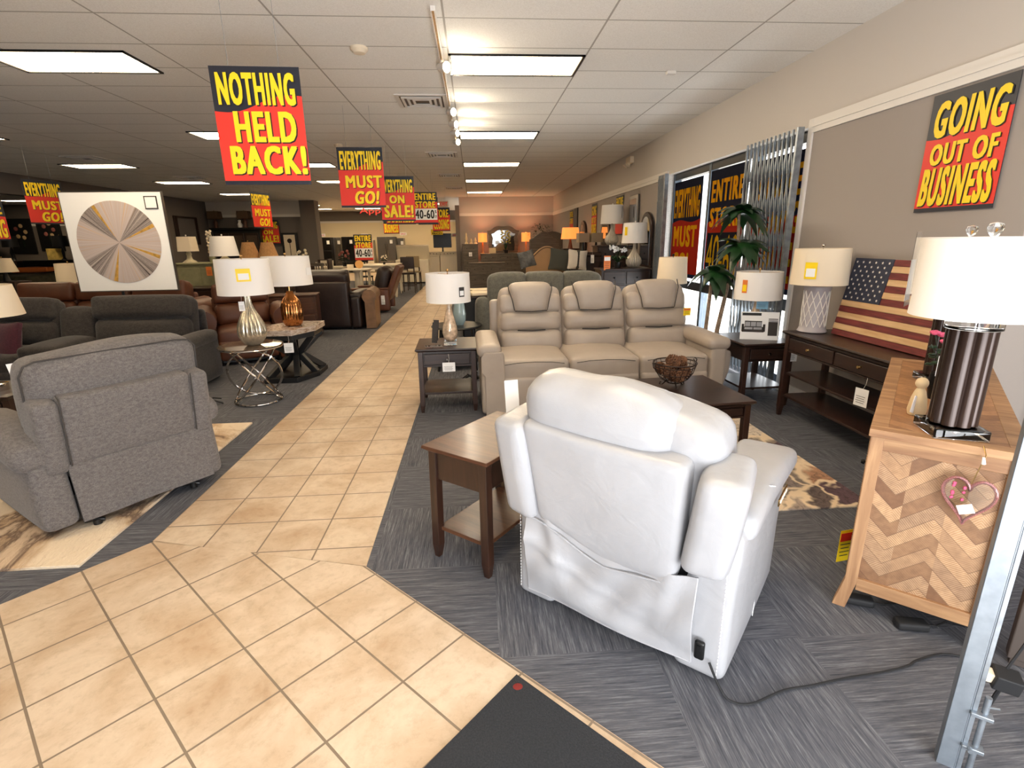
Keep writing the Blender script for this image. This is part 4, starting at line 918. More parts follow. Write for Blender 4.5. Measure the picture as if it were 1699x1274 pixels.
q=MB(); q.b2(-.008,W+.008,-.008,.05,H-.03,H+.0015);q.b2(-.008,W+.008,D-.05,D+.008,H-.03,H+.0015);q.b2(-.008,.05,.05,D-.05,H-.03,H+.0015);q.b2(W-.05,W+.008,.05,D-.05,H-.03,H+.0015); q.b2(.05,W-.05,.05,D-.05,H-.03,H-.006)
q.build('top_border','oakX',t,smooth=False,bevel=.002)
MT['cap']=mat('sawn_oak_strip',(196,146,98),.6,var=.25,vs=40)
q=MB(); q.b2(.042,W-.042,.018,.03,.155,H-.085); q.build('chevron_side_panel',chevron(),t,smooth=False)
MB().b2(.042,W-.042,.006,.03,H-.085,H-.03).build('side_rail','oakX',t,smooth=False,bevel=.002); MB().b2(.042,W-.042,.004,.03,.10,.155).build('side_rail','oakX',t,smooth=False,bevel=.002)
q=MB(); q.b2(.04,W-.04,.03,D-.03,.11,H-.03); q.build('body','oakX',t,smooth=False)
for i in range(3):
    q=MB(); a=.06+i*.47; q.b2(-.004,.018,a,a+.46,.14,H-.05); dd=q.build('door',chevron(),t,smooth=False,bevel=.003); knob((-.004,a+.42,.5),dd,'blackmetal',d=(-1,0,0))
for x,y,sx,sy in ((.022,.022,-1,-1),(W-.022,.022,1,-1),(.022,D-.022,-1,1),(W-.022,D-.022,1,1)):
    q=MB(); dx=-.028 if sx<0 else .028
    q.add([(x-.03+dx*.8,y-.02,0),(x+.018+dx*.8,y-.02,0),(x+.018+dx*.8,y+.02,0),(x-.03+dx*.8,y+.02,0),(x-.022,y-.022,.14),(x+.022,y-.022,.14),(x+.022,y+.022,.14),(x-.022,y+.022,.14),(x-.022,y-.022,H-.03),(x+.022,y-.022,H-.03),(x+.022,y+.022,H-.03),(x-.022,y+.022,H-.03)],
      [(3,2,1,0),(8,9,10,11)]+[(l*4+i,l*4+(i+1)%4,l*4+4+(i+1)%4,l*4+4+i) for l in (0,1) for i in range(4)])
    q.build('leg','oak' if sx<0 else 'cab_dark',t,smooth=False,bevel=.002) if False else q.build('leg','oak',t,smooth=False,bevel=.002)
# flag art
fl=T('flag_artwork','wooden plank flag artwork with stars and stripes leaning on the wall','wall art',(2.95,3.57,.765),R(-90))
FM=Matrix.Rotation(R(-11),4,'X'); FW_,FH_=.95,.62
q=MB(FM); q.b2(-FW_/2,FW_/2,.004,.028,0,FH_); q.build('board','oakX',fl,smooth=False)
pl=MB(FM); rd=MB(FM); st=FH_/13
MT['flagred']=mat('weathered_red_paint',(112,42,38),.7,var=.35,vs=25,stretch=(.3,1,3)); MT['flagcream']=wood('bare_plank',(190,146,98),(226,192,146),2,'X',.6,.1); MT['flagblue']=mat('weathered_navy_paint',(40,44,62),.7,var=.25,vs=30)
for i in range(13):
    m=rd if i%2==0 else pl; z1=FH_-i*st; x0=-FW_/2+(FW_*.42 if i<7 else 0)
    m.b2(x0,FW_/2,-.004-(i%3)*.0015,.004,z1-st+.0015,z1-.0015)
rd.build('red_planks','flagred',fl,smooth=False); pl.build('cream_planks','flagcream',fl,smooth=False)
q=MB(FM); q.b2(-FW_/2,-FW_/2+FW_*.415,-.007,.004,FH_-7*st,FH_); q.build('blue_canton','flagblue',fl,smooth=False)
q=MB(FM)
for r in range(9):
    for c_ in range(6 if r%2==0 else 5):
        cx=-FW_/2+FW_*.415*((c_*2+1+(r%2))/12.0); cz=FH_-7*st*((r+.75)/9.6)-.004
        po=[]
        for k in range(10): rr=.0125 if k%2==0 else .005; a=PI/2+k*PI/5; po.append((cx+rr*math.cos(a),cz+rr*math.sin(a)))
        n=len(q.v); q.add([(x,-.0085,z) for x,z in po],[tuple(range(10))])
q.build('stars','trim',fl,smooth=False)
# small things on the cabinet
t=T('figurine','small cream wooden figurine with a white tag, behind the near column lamp','figurine',cbo+ex*.13+ey*.30+Vector((0,0,.822)),0)
MB().lathe([(.001,0),(.03,0),(.034,.02),(.028,.07),(.02,.10),(.012,.115)],16).build('body','skin',t); MB().ball((0,0,.135),.024).build('head','skin',t); 
q=MB(); q.box((-.035,-.02,.05),(.04,.002,.07),(0,R(20),R(30))); q.build('tag','paper',t)
t=T('artificial_flowers','pink artificial flowers with a small leaf card between the column lamps','flowers',cbo+ex*.20+ey*.62+Vector((0,0,.822)),0)
MB().lathe([(.001,0),(.035,0),(.045,.08),(.04,.12),(.037,.12)],16).build('pot','blackmetal',t)
q=MB(); 
for k in range(7): a=k*.9; q.tube([(0,0,.1),(.03*math.cos(a),.03*math.sin(a),.19),(.06*math.cos(a),.06*math.sin(a),.25+.02*(k%3))],.002,5)
for k in range(16): a=k*2.4; p=(.05*math.cos(a),.05*math.sin(a),.15+.006*k); q.ball(p,.022,(1,.5,.35),8,5)
q.build('foliage','leaf',t)
for k in range(5):
    a=k*1.26; c_=Vector((.05*math.cos(a),.05*math.sin(a),.27+.015*(k%3))); q=MB()
    for j in range(7): b=j*.9; q.ball(c_+Vector((.012*math.cos(b),.012*math.sin(b),.004*(j%2))),.012,(1,1,.7),8,5)
    q.build('blossom','pink',t)
MB().box((-.06,-.05,.17),(.06,.002,.09),(0,0,R(20))).build('leaf_card','paper',t)
# clear heart ornament
def ornament():
    t=T('glass_heart_ornament','clear pink-edged heart ornament hanging on the end of the wooden cabinet','ornament',cbo+ex*.315-ey*.028+Vector((0,0,.63)),CB)
    pts=[]
    for i in range(40):
        a=2*PI*i/40; x=16*math.sin(a)**3; z=13*math.cos(a)-5*math.cos(2*a)-2*math.cos(3*a)-math.cos(4*a); pts.append((x*.0046,0,z*.0060))
    q=MB(); M=Matrix(((1,0,0,0),(0,0,1,0),(0,1,0,0),(0,0,0,1))); q.prism([(p[0],p[2]) for p in pts],-.006,.006,M); q.build('heart','glass',t,bevel=.004)
    q=MB(); q.tube(pts,.006,8,True); q.build('pink_rim',mat('pink_clear_resin',(210,150,150),.1,trans=.7),t)
    q=MB()
    for i in range(14): a=i*2.1; q.ball((-.035+.02*math.cos(a),-.004,.02+.03*math.sin(a*1.7)),.006,n=6,m=4)
    q.build('beads','pink',t)
    q=MB(); q.tube([(0,0,.055),(.01,-.006,.12),(.02,0,.17),(.01,.02,.198)],.002,6); q.build('hanging_loop','gold',t)
    q=MB(); q.tube([(.018,-.004,.14),(.014,-.006,.165)],[.007,.004],8); q.build('loop_bead','trim',t)
    MB().box((0,-.010,-.04),(.045,.002,.035),(0,R(-25),0)).build('price_sticker','pinkish',t)
MT['pinkish']=mat('pale_pink_sticker',(236,206,206),.6)
ornament()
t=tagcard('yellow and red sale card on the floor behind the cabinet leg',cbo-ex*.03+ey*.36+Vector((0,0,.10)),R(10),.08,.17,'yellow','red')
for lab,a,b in (('black power brick under the near edge of the wooden cabinet',(1.62,1.80),R(-25)),('second black power brick lying on the carpet before the cabinet',(1.73,1.64),R(-12))):
    q=MB(); q.rbox((0,0,.02),(.12,.055,.035),.012,k=3); o=q.build('power_brick','rubber'); o.location=(a[0],a[1],0); o.rotation_euler=(0,0,b); tag(o,lab,'power adapter')
    q=MB(); q.tube([(.06,0,.02),(.10,.01,.012),(.16,.05,.006),(.24,.03,.006)],.004,6); q.build('cable','rubber',o)
# wire bowl with pine cones
t=T('wire_bowl','black scrollwork wire bowl on the coffee table','bowl',(1.46,3.62,.473),0)
q=MB(); ring=lambda r,z,n=32:[(r*math.cos(2*PI*i/n),r*math.sin(2*PI*i/n),z) for i in range(n)]
q.tube(ring(.155,.19),.005,6,True); q.tube(ring(.145,.165),.003,6,True); q.tube(ring(.05,.04),.004,6,True); q.tube(ring(.125,.11),.003,6,True)
for k in range(20):
    a=2*PI*k/20; q.tube([(r*math.cos(a+d),r*math.sin(a+d),z) for r,z,d in ((.05,.04,0),(.10,.07,.05),(.135,.12,.0),(.155,.19,.08))],.0022,5)
for k in range(3):
    a=2*PI*k/3+.4; q.tube([(r*math.cos(a),r*math.sin(a),z) for r,z in ((.05,.05),(.075,.02),(.09,.006),(.105,.012),(.10,.028),(.09,.024))],.005,6)
for k in range(2):
    a=PI*k+.2; q.tube([(r*math.cos(a),r*math.sin(a),z) for r,z in ((.14,.14),(.175,.16),(.185,.20),(.165,.215),(.155,.20),(.168,.192))],.004,6)
q.build('wire_frame','wire',t)
def cone(label,c_,s,rot):
    q=MB()
    q.lathe([(.001,-.045),(.022,-.035),(.03,-.01),(.027,.015),(.015,.038),(.001,.048)],12)
    for l in range(8):
        z=-.038+l*.011; r=.034*math.sin(PI*(l+1.3)/9.6)+.004
        for k in range(9):
            a=2*PI*(k+.5*(l%2))/9; q.box((r*math.cos(a),r*math.sin(a),z),(.014,.012,.005),(0,R(-25),a))
    o=q.build('pine_cone','cone',smooth=False); o.location=c_; o.scale=(s,s,s); o.rotation_euler=rot; tag(o,label,'pine cone','pine cones in the wire bowl'); return o
for i,(x,y,z,s) in enumerate(((-.06,-.03,.13,1.15),(.06,-.04,.12,1.1),(0,.06,.13,1.2),(-.02,-.02,.20,1.2),(.07,.05,.16,1.0),(-.09,.05,.14,1.0),(.05,0,.20,.9),(.0,-.08,.10,1.0),(0,0,.085,1.0))):
    cone('brown pine cone in the wire bowl on the coffee table',(1.46+x,3.62+y,.473+z),s,(i*1.1,i*.7,i*1.9))
# ring table
t=T('ring_side_table','round glass side table on interlocked chrome rings','table',(-2.24,5.22,0),R(10))
MT['smoked']=mat('smoked_glass',(.30,.22,.16),.03,trans=.75)
MB().lathe([(.001,.572),(.295,.572),(.30,.576),(.30,.580),(.295,.584),(.001,.584)],48).build('glass_top','smoked',t)
q=MB(); q.tube([(.29*math.cos(2*PI*i/40),.29*math.sin(2*PI*i/40),.566) for i in range(40)],.008,8,True); q.build('top_ring','chrome',t)
q=MB(); q.tube([(.22*math.cos(2*PI*i/40),.22*math.sin(2*PI*i/40),.012) for i in range(40)],.011,8,True); q.build('base_ring','chrome',t)
for rz,s in ((R(15),1),(R(15)+PI,1),(R(95),1)):
    M=Matrix.Rotation(rz,4,'Z')@Matrix.Translation((0,0,.29))@Matrix.Rotation(R(52),4,'Y')
    q=MB(M); q.tube([(.345*math.cos(2*PI*i/48),.245*math.sin(2*PI*i/48),0) for i in range(48)],.011,8,True); q.build('tilted_ring','chrome',t)
# stone-topped hexagonal base table
t=T('hexagon_side_table','side table with thick marbled stone top and black crossed wooden base','table',(-2.16,6.22,0),R(0))
def stone():
    q=NT('banded_marble'); v=q.coord((1,1,3),(0,0,.4)); n=q.noise(v,5,6,.65,2.2); c=q.ramp(n,[(.3,srgb(70,56,50)),(.42,srgb(150,128,110)),(.55,srgb(196,182,170)),(.65,srgb(110,92,80)),(.78,srgb(170,156,146))]); q.l(c,q.b.inputs['Base Color']); q.b.inputs['Roughness'].default_value=.25; return q.m
oc=[(-.29,-.36),(.10,-.36),(.27,-.02),(.27,.36),(-.11,.36),(-.29,.1)]
MB().prism(oc,.55,.615).build('stone_top',stone(),t,smooth=False,bevel=.004)
q=MB(); q.prism([(x*.9,y*.9) for x,y in oc],.49,.55); q.build('apron','black',t,smooth=False,bevel=.003)
q=MB(); q.prism([(x*.95,y*.95) for x,y in oc],0,.06); q.build('plinth','black',t,smooth=False,bevel=.004)
for i in range(6):
    a=Vector((*oc[i],0))*.82; b=Vector((*oc[(i+3)%6],0))*.0
    q=MB(); q.bar((a.x,a.y,.05),(a.x*.12,a.y*.12,.29),.065,.065); q.bar((a.x*.12,a.y*.12,.27),(a.x,a.y,.50),.065,.065); q.build('brace','black',t,smooth=False,bevel=.004)
tagcard('white tag hanging from the stone-topped table',(-2.10,5.84,.42),R(5),.10,.11)
# metal stand of folded furniture feet on carpet
# round glass abstract picture on an easel pole
def radial():
    q=NT('radial_streak_print'); v=q.coord(); sx=q.n('ShaderNodeSeparateXYZ'); q.l(v,sx.inputs[0])
    at_=q.n('ShaderNodeMath',operation='ARCTAN2'); q.l(sx.outputs[2],at_.inputs[0]); q.l(sx.outputs[0],at_.inputs[1])
    cb=q.n('ShaderNodeCombineXYZ'); q.l(at_.outputs[0],cb.inputs[0]); n=q.n('ShaderNodeTexNoise',noise_dimensions='2D'); n.inputs['Scale'].default_value=14; n.inputs['Detail'].default_value=6; n.inputs['Roughness'].default_value=.8; q.l(cb.outputs[0],n.inputs['Vector'])
    sn=q.n('ShaderNodeMath',operation='MULTIPLY_ADD'); sn.inputs[1].default_value=4; sn.inputs[2].default_value=-PI/2+.25; q.l(at_.outputs[0],sn.inputs[0]); s2=q.n('ShaderNodeMath',operation='SINE'); q.l(sn.outputs[0],s2.inputs[0])
    dark=q.ramp(n.outputs['Fac'],[(.41,srgb(56,46,42)),(.45,srgb(178,166,162)),(.485,srgb(60,50,46)),(.52,srgb(206,194,190)),(.55,srgb(64,54,50)),(.60,srgb(200,188,182))])
    lite=q.ramp(n.outputs['Fac'],[(.3,srgb(206,192,184)),(.40,srgb(204,170,130)),(.46,srgb(184,172,170)),(.6,srgb(200,188,184)),(.7,srgb(180,168,168))])
    k=q.ramp(s2.outputs[0],[(.40,(0,0,0)),(.6,(1,1,1))])
    c=q.mix(k,lite,dark)
    g=q.ramp(n.outputs['Fac'],[(0,(0,0,0)),(1,(1,1,1))]); 
    q.l(c,q.b.inputs['Base Color']); q.b.inputs['Roughness'].default_value=.35; return q.m
t=T('abstract_picture','square white picture with a round radial streak print, above the charcoal sofa','wall art',(-4.05,6.45,1.585),R(0))
S=.555
q=MB(); q.b2(-S,S,0,.035,-S,S); q.build('frame','steel',t,smooth=False)
q=MB(); q.b2(-S+.012,S-.012,-.004,.0,-S+.012,S-.012); q.build('white_mat','paper',t,smooth=False)
q=MB(); q.lathe([(.001,.0),(.455,.0),(.455,.004),(.001,.004)],72,M=Matrix.Rotation(R(90),4,'X')@Matrix.Translation((0,0,.004))); q.build('round_print',radial(),t,smooth=False)
q=MB()
for a in (R(23),R(116),R(-23),R(253)):
    d=Vector((math.cos(a),0,math.sin(a))); 
    p0=d*.05;p1=d*.45; n_=Vector((-d.z,0,d.x)); q.add([p0+Vector((0,-.0095,0)),p1+n_*.03+Vector((0,-.0095,0)),p1-n_*.012+Vector((0,-.0095,0))],[(0,1,2)])
q.build('gold_streaks',mat('gold_leaf_print',(216,170,86),.35,.3,var=.3,vs=20),t,smooth=False)
q=MB(); q.tube([(-.1,.03,-1.6),(-.1,.03,.3)],.015,8); q.tube([(-.4,.3,-1.6),(-.1,.03,-.6)],.012,8); q.tube([(.3,.3,-1.6),(-.1,.03,-.6)],.012,8); q.build('easel','black',t)
q=MB(); q.b2(.36,.50,-.012,-.006,.36,.50); q.build('price_sleeve','greyFp',t,smooth=False); q=MB(); q.b2(.372,.488,-.014,-.012,.372,.488); q.build('price_card','paper',t,smooth=False)
# ================================================================ palm
t=T('artificial_palm','tall leafy green artificial plant with three leaf crowns by the window','plant',(2.52,5.27,0),0)
MB().lathe([(.001,0),(.13,0),(.16,.28),(.15,.28),(.14,.24),(.001,.24)],24).build('pot','black',t)
def crown(c_,n,L,seed,drop=.55):
    rnd=random.Random(seed); q=MB()
    for k in range(n):
        a=2*PI*k/n+rnd.uniform(-.25,.25); l=L*rnd.uniform(.8,1.1); el=rnd.uniform(.15,1.0); W=l*.27; N=9; dr=drop*rnd.uniform(.7,1.45); pts=[]
        for i in range(N+1):
            u=i/N; r=l*(u*math.cos(el*(1-u))*.95); z=l*(math.sin(el)*u*1.1-dr*u*u*1.7); wd=W*math.sin(PI*min(1,(u*.93+.05))**.62)*(1 if u<1 else 0)
            cc=Vector((math.cos(a)*r,math.sin(a)*r,z)); sd=Vector((-math.sin(a),math.cos(a),0))
            pts.append((cc-sd*wd+Vector((0,0,-wd*.30)),cc,cc+sd*wd+Vector((0,0,-wd*.30))))
        vs=[Vector(c_)+p for tr in pts for p in tr]; fs=[]
        for i in range(N): fs+= [(i*3,i*3+1,i*3+4,i*3+3),(i*3+1,i*3+2,i*3+5,i*3+4)]
        q.add(vs,fs)
    return q
for i,(c_,n,L) in enumerate((((.16,-.06,1.785),26,.29),((.19,-.08,1.465),28,.31),((-.09,-.10,1.22),22,.26))):
    crown(c_,n,L,i+3).build('leaf_crown','leaf',t,ang=70)
q=MB(); q.tube([(-.06,0,.2),(-.10,-.03,.6),(-.09,-.04,1.0),(-.09,-.04,1.22)],[.022,.02,.018,.014],9); q.tube([(.02,0,.2),(.04,0,.6),(.10,.0,1.0),(.18,0,1.45),(.16,.02,1.82)],[.026,.024,.02,.018,.013],9); q.build('trunk','bark',t)
# ================================================================ gate post, right foreground
gp=at(1552,1262,Z=0)
t=T('folding_gate','galvanised steel gate post standing in the right foreground','gate',(gp.x,gp.y,0),R(-38))
q=MB(); q.b2(0,.042,-.003,.0,0,2.3); q.b2(0,.003,-.003,.035,0,2.3); q.b2(.042,.045,-.003,.035,0,2.3); q.build('end_post','galvd',t,smooth=False,bevel=.001)
q=MB(); q.b2(.046,.058,.0,.03,0,2.3); q.build('inner_channel','galv',t,smooth=False,bevel=.002)
q=MB(); q.tube([(.075,.005,.0),(.075,.005,.28)],.008,10); q.build('drop_rod','galv',t); MB().box((.068,.0,.22),(.05,.03,.012)).build('rod_bracket','galv',t,bevel=.002); q=MB(); q.box((.068,.0,.10),(.05,.03,.012)); q.build('rod_bracket','galv',t,bevel=.002); MB().tube([(.06,-.014,.105),(.06,-.03,.105)],.006,8).build('bolt','galv',t); MB().tube([(.075,.0,.25),(.10,-.004,.262)],.003,6).build('rod_handle','galv',t)
pp=at(1682,1105,Z=.03)
t=T('floor_display_panel','brown metal-edged panel standing right behind the gate post','panel',(pp.x+.06,pp.y,0),R(-42))
q=MB(); q.b2(-.06,.06,0,.05,.03,1.1); q.b2(-.05,.05,.01,.04,0,.03); q.build('panel','brownmet',t,smooth=False,bevel=.004) if False else q.build('panel',mat('taupe_metal',(92,82,76),.45,.5),t,smooth=False,bevel=.004)
q=MB(); q.box((0,0,0),(.07,.06,.055)); o=q.build('plug_adapter','rubber',bevel=.004); o.location=at(1668,1128,Z=.17); o.rotation_euler=(R(8),R(6),R(-30)); tag(o,'black plug adapter with a beige plug, low beside the gate post','power adapter'); MB().box((-.05,0,0),(.035,.035,.035)).build('beige_plug','cream',o,bevel=.004)
q=MB(); q.tube([(.0,.02,.03),(.03,.06,.2),(.05,.08,.45),(.05,.09,.8)],.004,6); q.tube([(0,0,-.03),(0,.0,-.155)],.006,6); q.build('cable','rubber',o)
# ================================================================ middle distance
def P(px,py,Y): return at(px,py,Y=Y)
# grey-green reclining loveseat, back towards us
t=T('loveseat','grey-green velvet loveseat seen from behind, right behind the greige sofa','sofa',(.90,6.75,0),0)
for i in range(3):
    q=MB(); q.rbox((-.49+.49*i,0,.78),(.50,.24,.74),.06,k=5,puff=(0,.012,.01),fn=lambda X,Y,Z,i=i:(X,Y-.10*Z*0,Z-.10*max(0,(X if i==2 else -X if i==0 else 0)/.25)**3*(Z>0)*.5)); q.build('back_panel','greenF',t)
q=MB(); q.rbox((0,.55,.40),(1.40,.9,.24),.07,puff=(0,0,.03)); q.build('seat','greenF',t)
for s in (-1,1):
    q=MB(); q.rbox((.80*s,.36,.46),(.20,1.0,.62),.09,puff=(.01,0,0),fn=lambda X,Y,Z:(X,Y,Z+.17*max(0,-Y)**1.0*1.2*(Z>0))); q.build('arm','greenF',t)
q=MB(); q.b2(-.82,.82,-.08,.9,.04,.30); q.b2(-.86,-.80,-.10,-.03,.05,.75); q.build('underframe','black',t)
# small round two-tier table with vase
t=T('round_side_table','round black two tier side table in the aisle, behind the end table','table',(-.24,6.45,0))
MB().lathe([(.001,.515),(.31,.515),(.32,.525),(.31,.54),(.001,.54)],36).build('tabletop','black',t)
MB().lathe([(.001,.10),(.25,.10),(.25,.12),(.001,.12)],36).build('shelf','black',t)
for k in range(4):
    a=R(45)+k*PI/2; q=MB(); q.tube([(.33*math.cos(a),.33*math.sin(a),0),(.29*math.cos(a),.29*math.sin(a),.30),(.27*math.cos(a),.27*math.sin(a),.52)],.016,8); q.build('leg','black',t)
t=T('vase','tall pale blue tapered vase on the round black table','vase',(-.20,6.42,.541))
MB().lathe([(.001,0),(.05,0),(.075,.06),(.08,.14),(.065,.25),(.045,.36),(.04,.42),(.036,.42),(.035,.36)],28).build('body',mat('pale_blue_glass',(150,172,178),.1,coat=.5),t)
tagcard('blue tag on the neck of the pale blue vase',(-.275,6.36,.93),0,.05,.09,'skyblue')
q=MB(); 
for k in range(9): a=k*.7; q.tube([(0,0,.012),(.10*math.cos(a),.06*math.sin(a),.05+.015*(k%3)),(.17*math.cos(a+.3),.10*math.sin(a+.3),.012)],.010,5)
o=q.build('coiled_cable','rubber'); o.location=(-.02,5.75,0); tag(o,'bundle of black cable on the carpet behind the end table','cable')
q=MB()
for k in range(6): a=k*1.05; q.tube([(0,0,.02),(.12*math.cos(a),.12*math.sin(a),.045),(.20*math.cos(a),.2*math.sin(a),.015)],.008,5)
o=q.build('coiled_cable','rubber'); o.location=(-2.75,5.12,0); tag(o,'tangle of black cable on the carpet beside the charcoal sofa','cable')
# dark media bench and beds
t=T('media_bench','long black cabinet between the aisle and the grey-green loveseat','cabinet',(.16,8.45,0))
q=MB(); q.b2(-.35,.30,-.5,.9,.0,.70); q.build('body','black',t,bevel=.01); 
q=MB(); q.b2(-.38,.33,-.53,.93,.70,.73); q.build('top','espresso',t,bevel=.005)
for y in (-.25,.45):
    q=MB(); q.b2(-.365,-.35,y-.28,y+.28,.12,.64); dd=q.build('door','blackmetal',t,bevel=.005); knob((-.365,y+.2,.4),dd,d=(-1,0,0))
for y in (-.3,.2):
    q=MB(); q.rbox((0,0,.03),(.36,.30,.05),.015); o=q.build('folded_linen','cream'); o.location=(.1,8.4+y,.731); o.rotation_euler=(0,0,R(12)); tag(o,('cream' if y<0 else 'second')+' folded linen lying on the long black cabinet','linen')
def bed(label,x,y,rz,w,l,h,headm,covm,top=1.25,shape='arch',wood_='espresso',hpx=0):
    t=T('bed',label,'bed',(x if x else at(hpx,420,Y=y+2.1).x,y,0),rz)   # headboard at local +y end
    q=MB(); q.b2(-w/2-.04,w/2+.04,0,l,.12,.34); q.build('frame',wood_,t,bevel=.01)
    q=MB(); q.rbox((0,l/2,.34+(h-.34)/2),(w,l-.05,h-.34),.08,k=6,puff=(0,0,.02)); q.build('mattress',covm,t)
    n=18; pts=[(-w/2-.06,.25)]
    for i in range(n+1):
        u=i/n; xx=-w/2-.06+(w+.12)*u; z=top if shape=='flat' else top-.22+.22*(math.sin(PI*u)**1.5 if shape=='arch' else max(0,math.cos((u-.5)*PI*1.35)))
        pts.append((xx,z))
    pts.append((w/2+.06,.25))
    M=Matrix(((1,0,0,0),(0,0,1,l),(0,1,0,0),(0,0,0,1))); q=MB(); q.prism(pts,0,.09,M); q.build('headboard',headm,t,bevel=.012)
    q=MB(); q.tube([(a*.97,l-.004,b-.03) for a,b in pts[1:-1]],.008,6); q.build('headboard_trim',wood_,t)
    for sx in (-1,1):
        for y in (.06,l-.06):
            q=MB(); q.b2(sx*w/2-.04,sx*w/2+.04,y-.04,y+.04,0,.14); q.build('leg',wood_,t)
    return t
MT['tanhb']=mat('tan_upholstered_headboard',(170,134,98),.85,var=.05); MT['covL']=mat('cream_coverlet',(206,196,176),.9,var=.08,bump=.3,bs=20); MT['covG']=mat('beige_grey_coverlet',(150,138,120),.9,var=.1)
bed('bed with tan arched upholstered headboard and cream cover',0,9.1,R(0),.78,2.1,.70,'tanhb','covL',1.42,'peak',hpx=908)
bed('bed with carved dark arched headboard behind the tan headboard',0,13.4,R(0),.75,2.1,.62,'greywood','covG',at(903,384,Y=15.5).z,'arch','greywood',hpx=903)
bed('farther bed with grey upholstered headboard near the back wall',0,16.6,0,1.35,2.1,.60,mat('grey_upholstery',(110,100,92),.9),'covG',at(915,384,Y=18.7).z,'arch','greywood',hpx=916)
# sleigh style dark wood headboard and dark chest
t=T('sleigh_bed','dark wood sleigh bed with a high rolled headboard beside the pillows','bed',(2.24,8.8,0),R(0))
q=MB(); q.b2(-.28,.32,1.75,1.84,.15,1.20); q.tube([(-.30,1.80,1.24),(.34,1.80,1.24)],.055,14); q.build('headboard','espresso',t,bevel=.01)
q=MB(); q.b2(-.24,.28,1.73,1.75,.80,1.12); q.build('headboard_panel','espresso',t,bevel=.008)
q=MB(); q.b2(-.28,.3,.9,1.75,.0,.42); q.build('frame','espresso',t); q=MB(); q.rbox((.01,1.3,.56),(.56,.85,.28),.06); q.build('mattress','covL',t)
pillow('charcoal throw pillow before the tan headboard',(at(929,431,Y=11.0)),(R(-10),R(8),R(-8)),mat('charcoal_velvet',(66,68,64),.9),.46,.46)
pillow('white striped fringed throw pillow beside the charcoal one',(at(958,431,Y=10.45)),(R(-12),R(6),R(4)),mat('white_woven',(200,192,184),.9,var=.05),.40,.40,stripe='greyFp')
pillow('black and grey plaid pillow at the left of the tan headboard',(at(874,430,Y=10.6)),(R(-10),R(-12),R(20)),mat('plaid_grey',(92,92,92),.9,var=.5,vs=9),.36,.34)
tagcard('white tag hanging on the dark sleigh headboard',(2.38,10.52,1.16),R(5),.07,.16)
def chest(label,x,y,rz,w,d,h,m,rows,cols=1,kn='blackmetal',name='chest_of_drawers',cat='chest of drawers',c2=None,grp=None,split=None):
    t=T(name,label,cat,(x,y,0),rz,grp)
    q=MB(); q.b2(-w/2,w/2,0,d,.07,h-.03); q.build('body',m,t,bevel=.004)
    q=MB(); q.b2(-w/2-.025,w/2+.025,-.025,d,h-.03,h); q.build('top',m,t,bevel=.006)
    q=MB(); q.b2(-w/2-.01,w/2+.01,-.01,d,.0,.08); q.build('plinth',m,t,bevel=.004)
    rh=(h-.13)/rows
    for r in range(rows):
        for c_ in range(cols):
            cw=(w-.06)/cols; a=-w/2+.03+cw*c_; q=MB(); q.b2(a+.012,a+cw-.012,-.016,.004,.09+rh*r+.012,.09+rh*(r+1)-.012); dd=q.build('drawer',m,t,bevel=.005)
            for kx in ((a+cw*.5,) if cw<.5 else (a+cw*.25,a+cw*.75)): knob((kx,-.016,.09+rh*(r+.5)),dd,kn,.016)
    return t
chest('tall dark wood chest with the higher ribbed white lamp',2.80,10.65,0,.58,.45,1.42,'espresso',5)
chest('dark wood dresser by the window gate with the lower ribbed white lamp',2.62,8.95,R(0),.86,.5,1.05,'espresso',4,2)
ov=[(.001,0),(.06,0),(.10,.02),(.135,.07),(.14,.12),(.12,.17),(.08,.22),(.045,.28),(.026,.34),(.022,.42)]
lamp('white shaded lamp with ribbed white bulb base on the tall dark chest',(2.83,10.8,1.42),(.235,.215,.42,.78),ov,'pearl',fn=ribs(24,.10),n=96,finial='trim',tagc=[(R(40),.62,.01,.25,'greyFp',None)])
lamp('white shaded lamp with ribbed white bulb base on the dresser by the gate',(2.83,9.22,1.05),(.225,.20,.42,.76),ov,'pearl',fn=ribs(24,.10),n=96,finial='trim',tagc=[(R(-62),.62,.06,.14,'yellow',None)])
tagcard('orange and white sale card leaning on the dark chest beside the dresser',(2.28,8.93,1.15),R(8),.12,.24,'tagorange','paper')
t=T('orchid','white artificial orchid in front of the dark chest','flowers',(2.52,9.15,1.05))
q=MB(); q.lathe([(.001,0),(.05,0),(.065,.1),(.06,.1)],16); q.build('pot','black',t)
q=MB(); 
for k in range(4): a=k*1.6; q.tube([(0,0,.08),(.04*math.cos(a),.04*math.sin(a),.25),(.15*math.cos(a),.1*math.sin(a),.38+.02*k)],.005,5)
for k in range(8): a=k*.8; q.tube([(0,0,.1),(.10*math.cos(a),.10*math.sin(a),.2),(.18*math.cos(a),.16*math.sin(a),.16)],[.01,.02,.004],6)
q.build('stems','leaf',t)
q=MB()
for k in range(9): a=k*1.3; c_=Vector((.13*math.cos(a),.09*math.sin(a),.30+.02*(k%4))); [q.ball(c_+Vector((.02*math.cos(b),0,.02*math.sin(b))),.02,(1,.5,1),8,5) for b in (0,2.1,4.2)]
q.build('blossoms','paper',t)
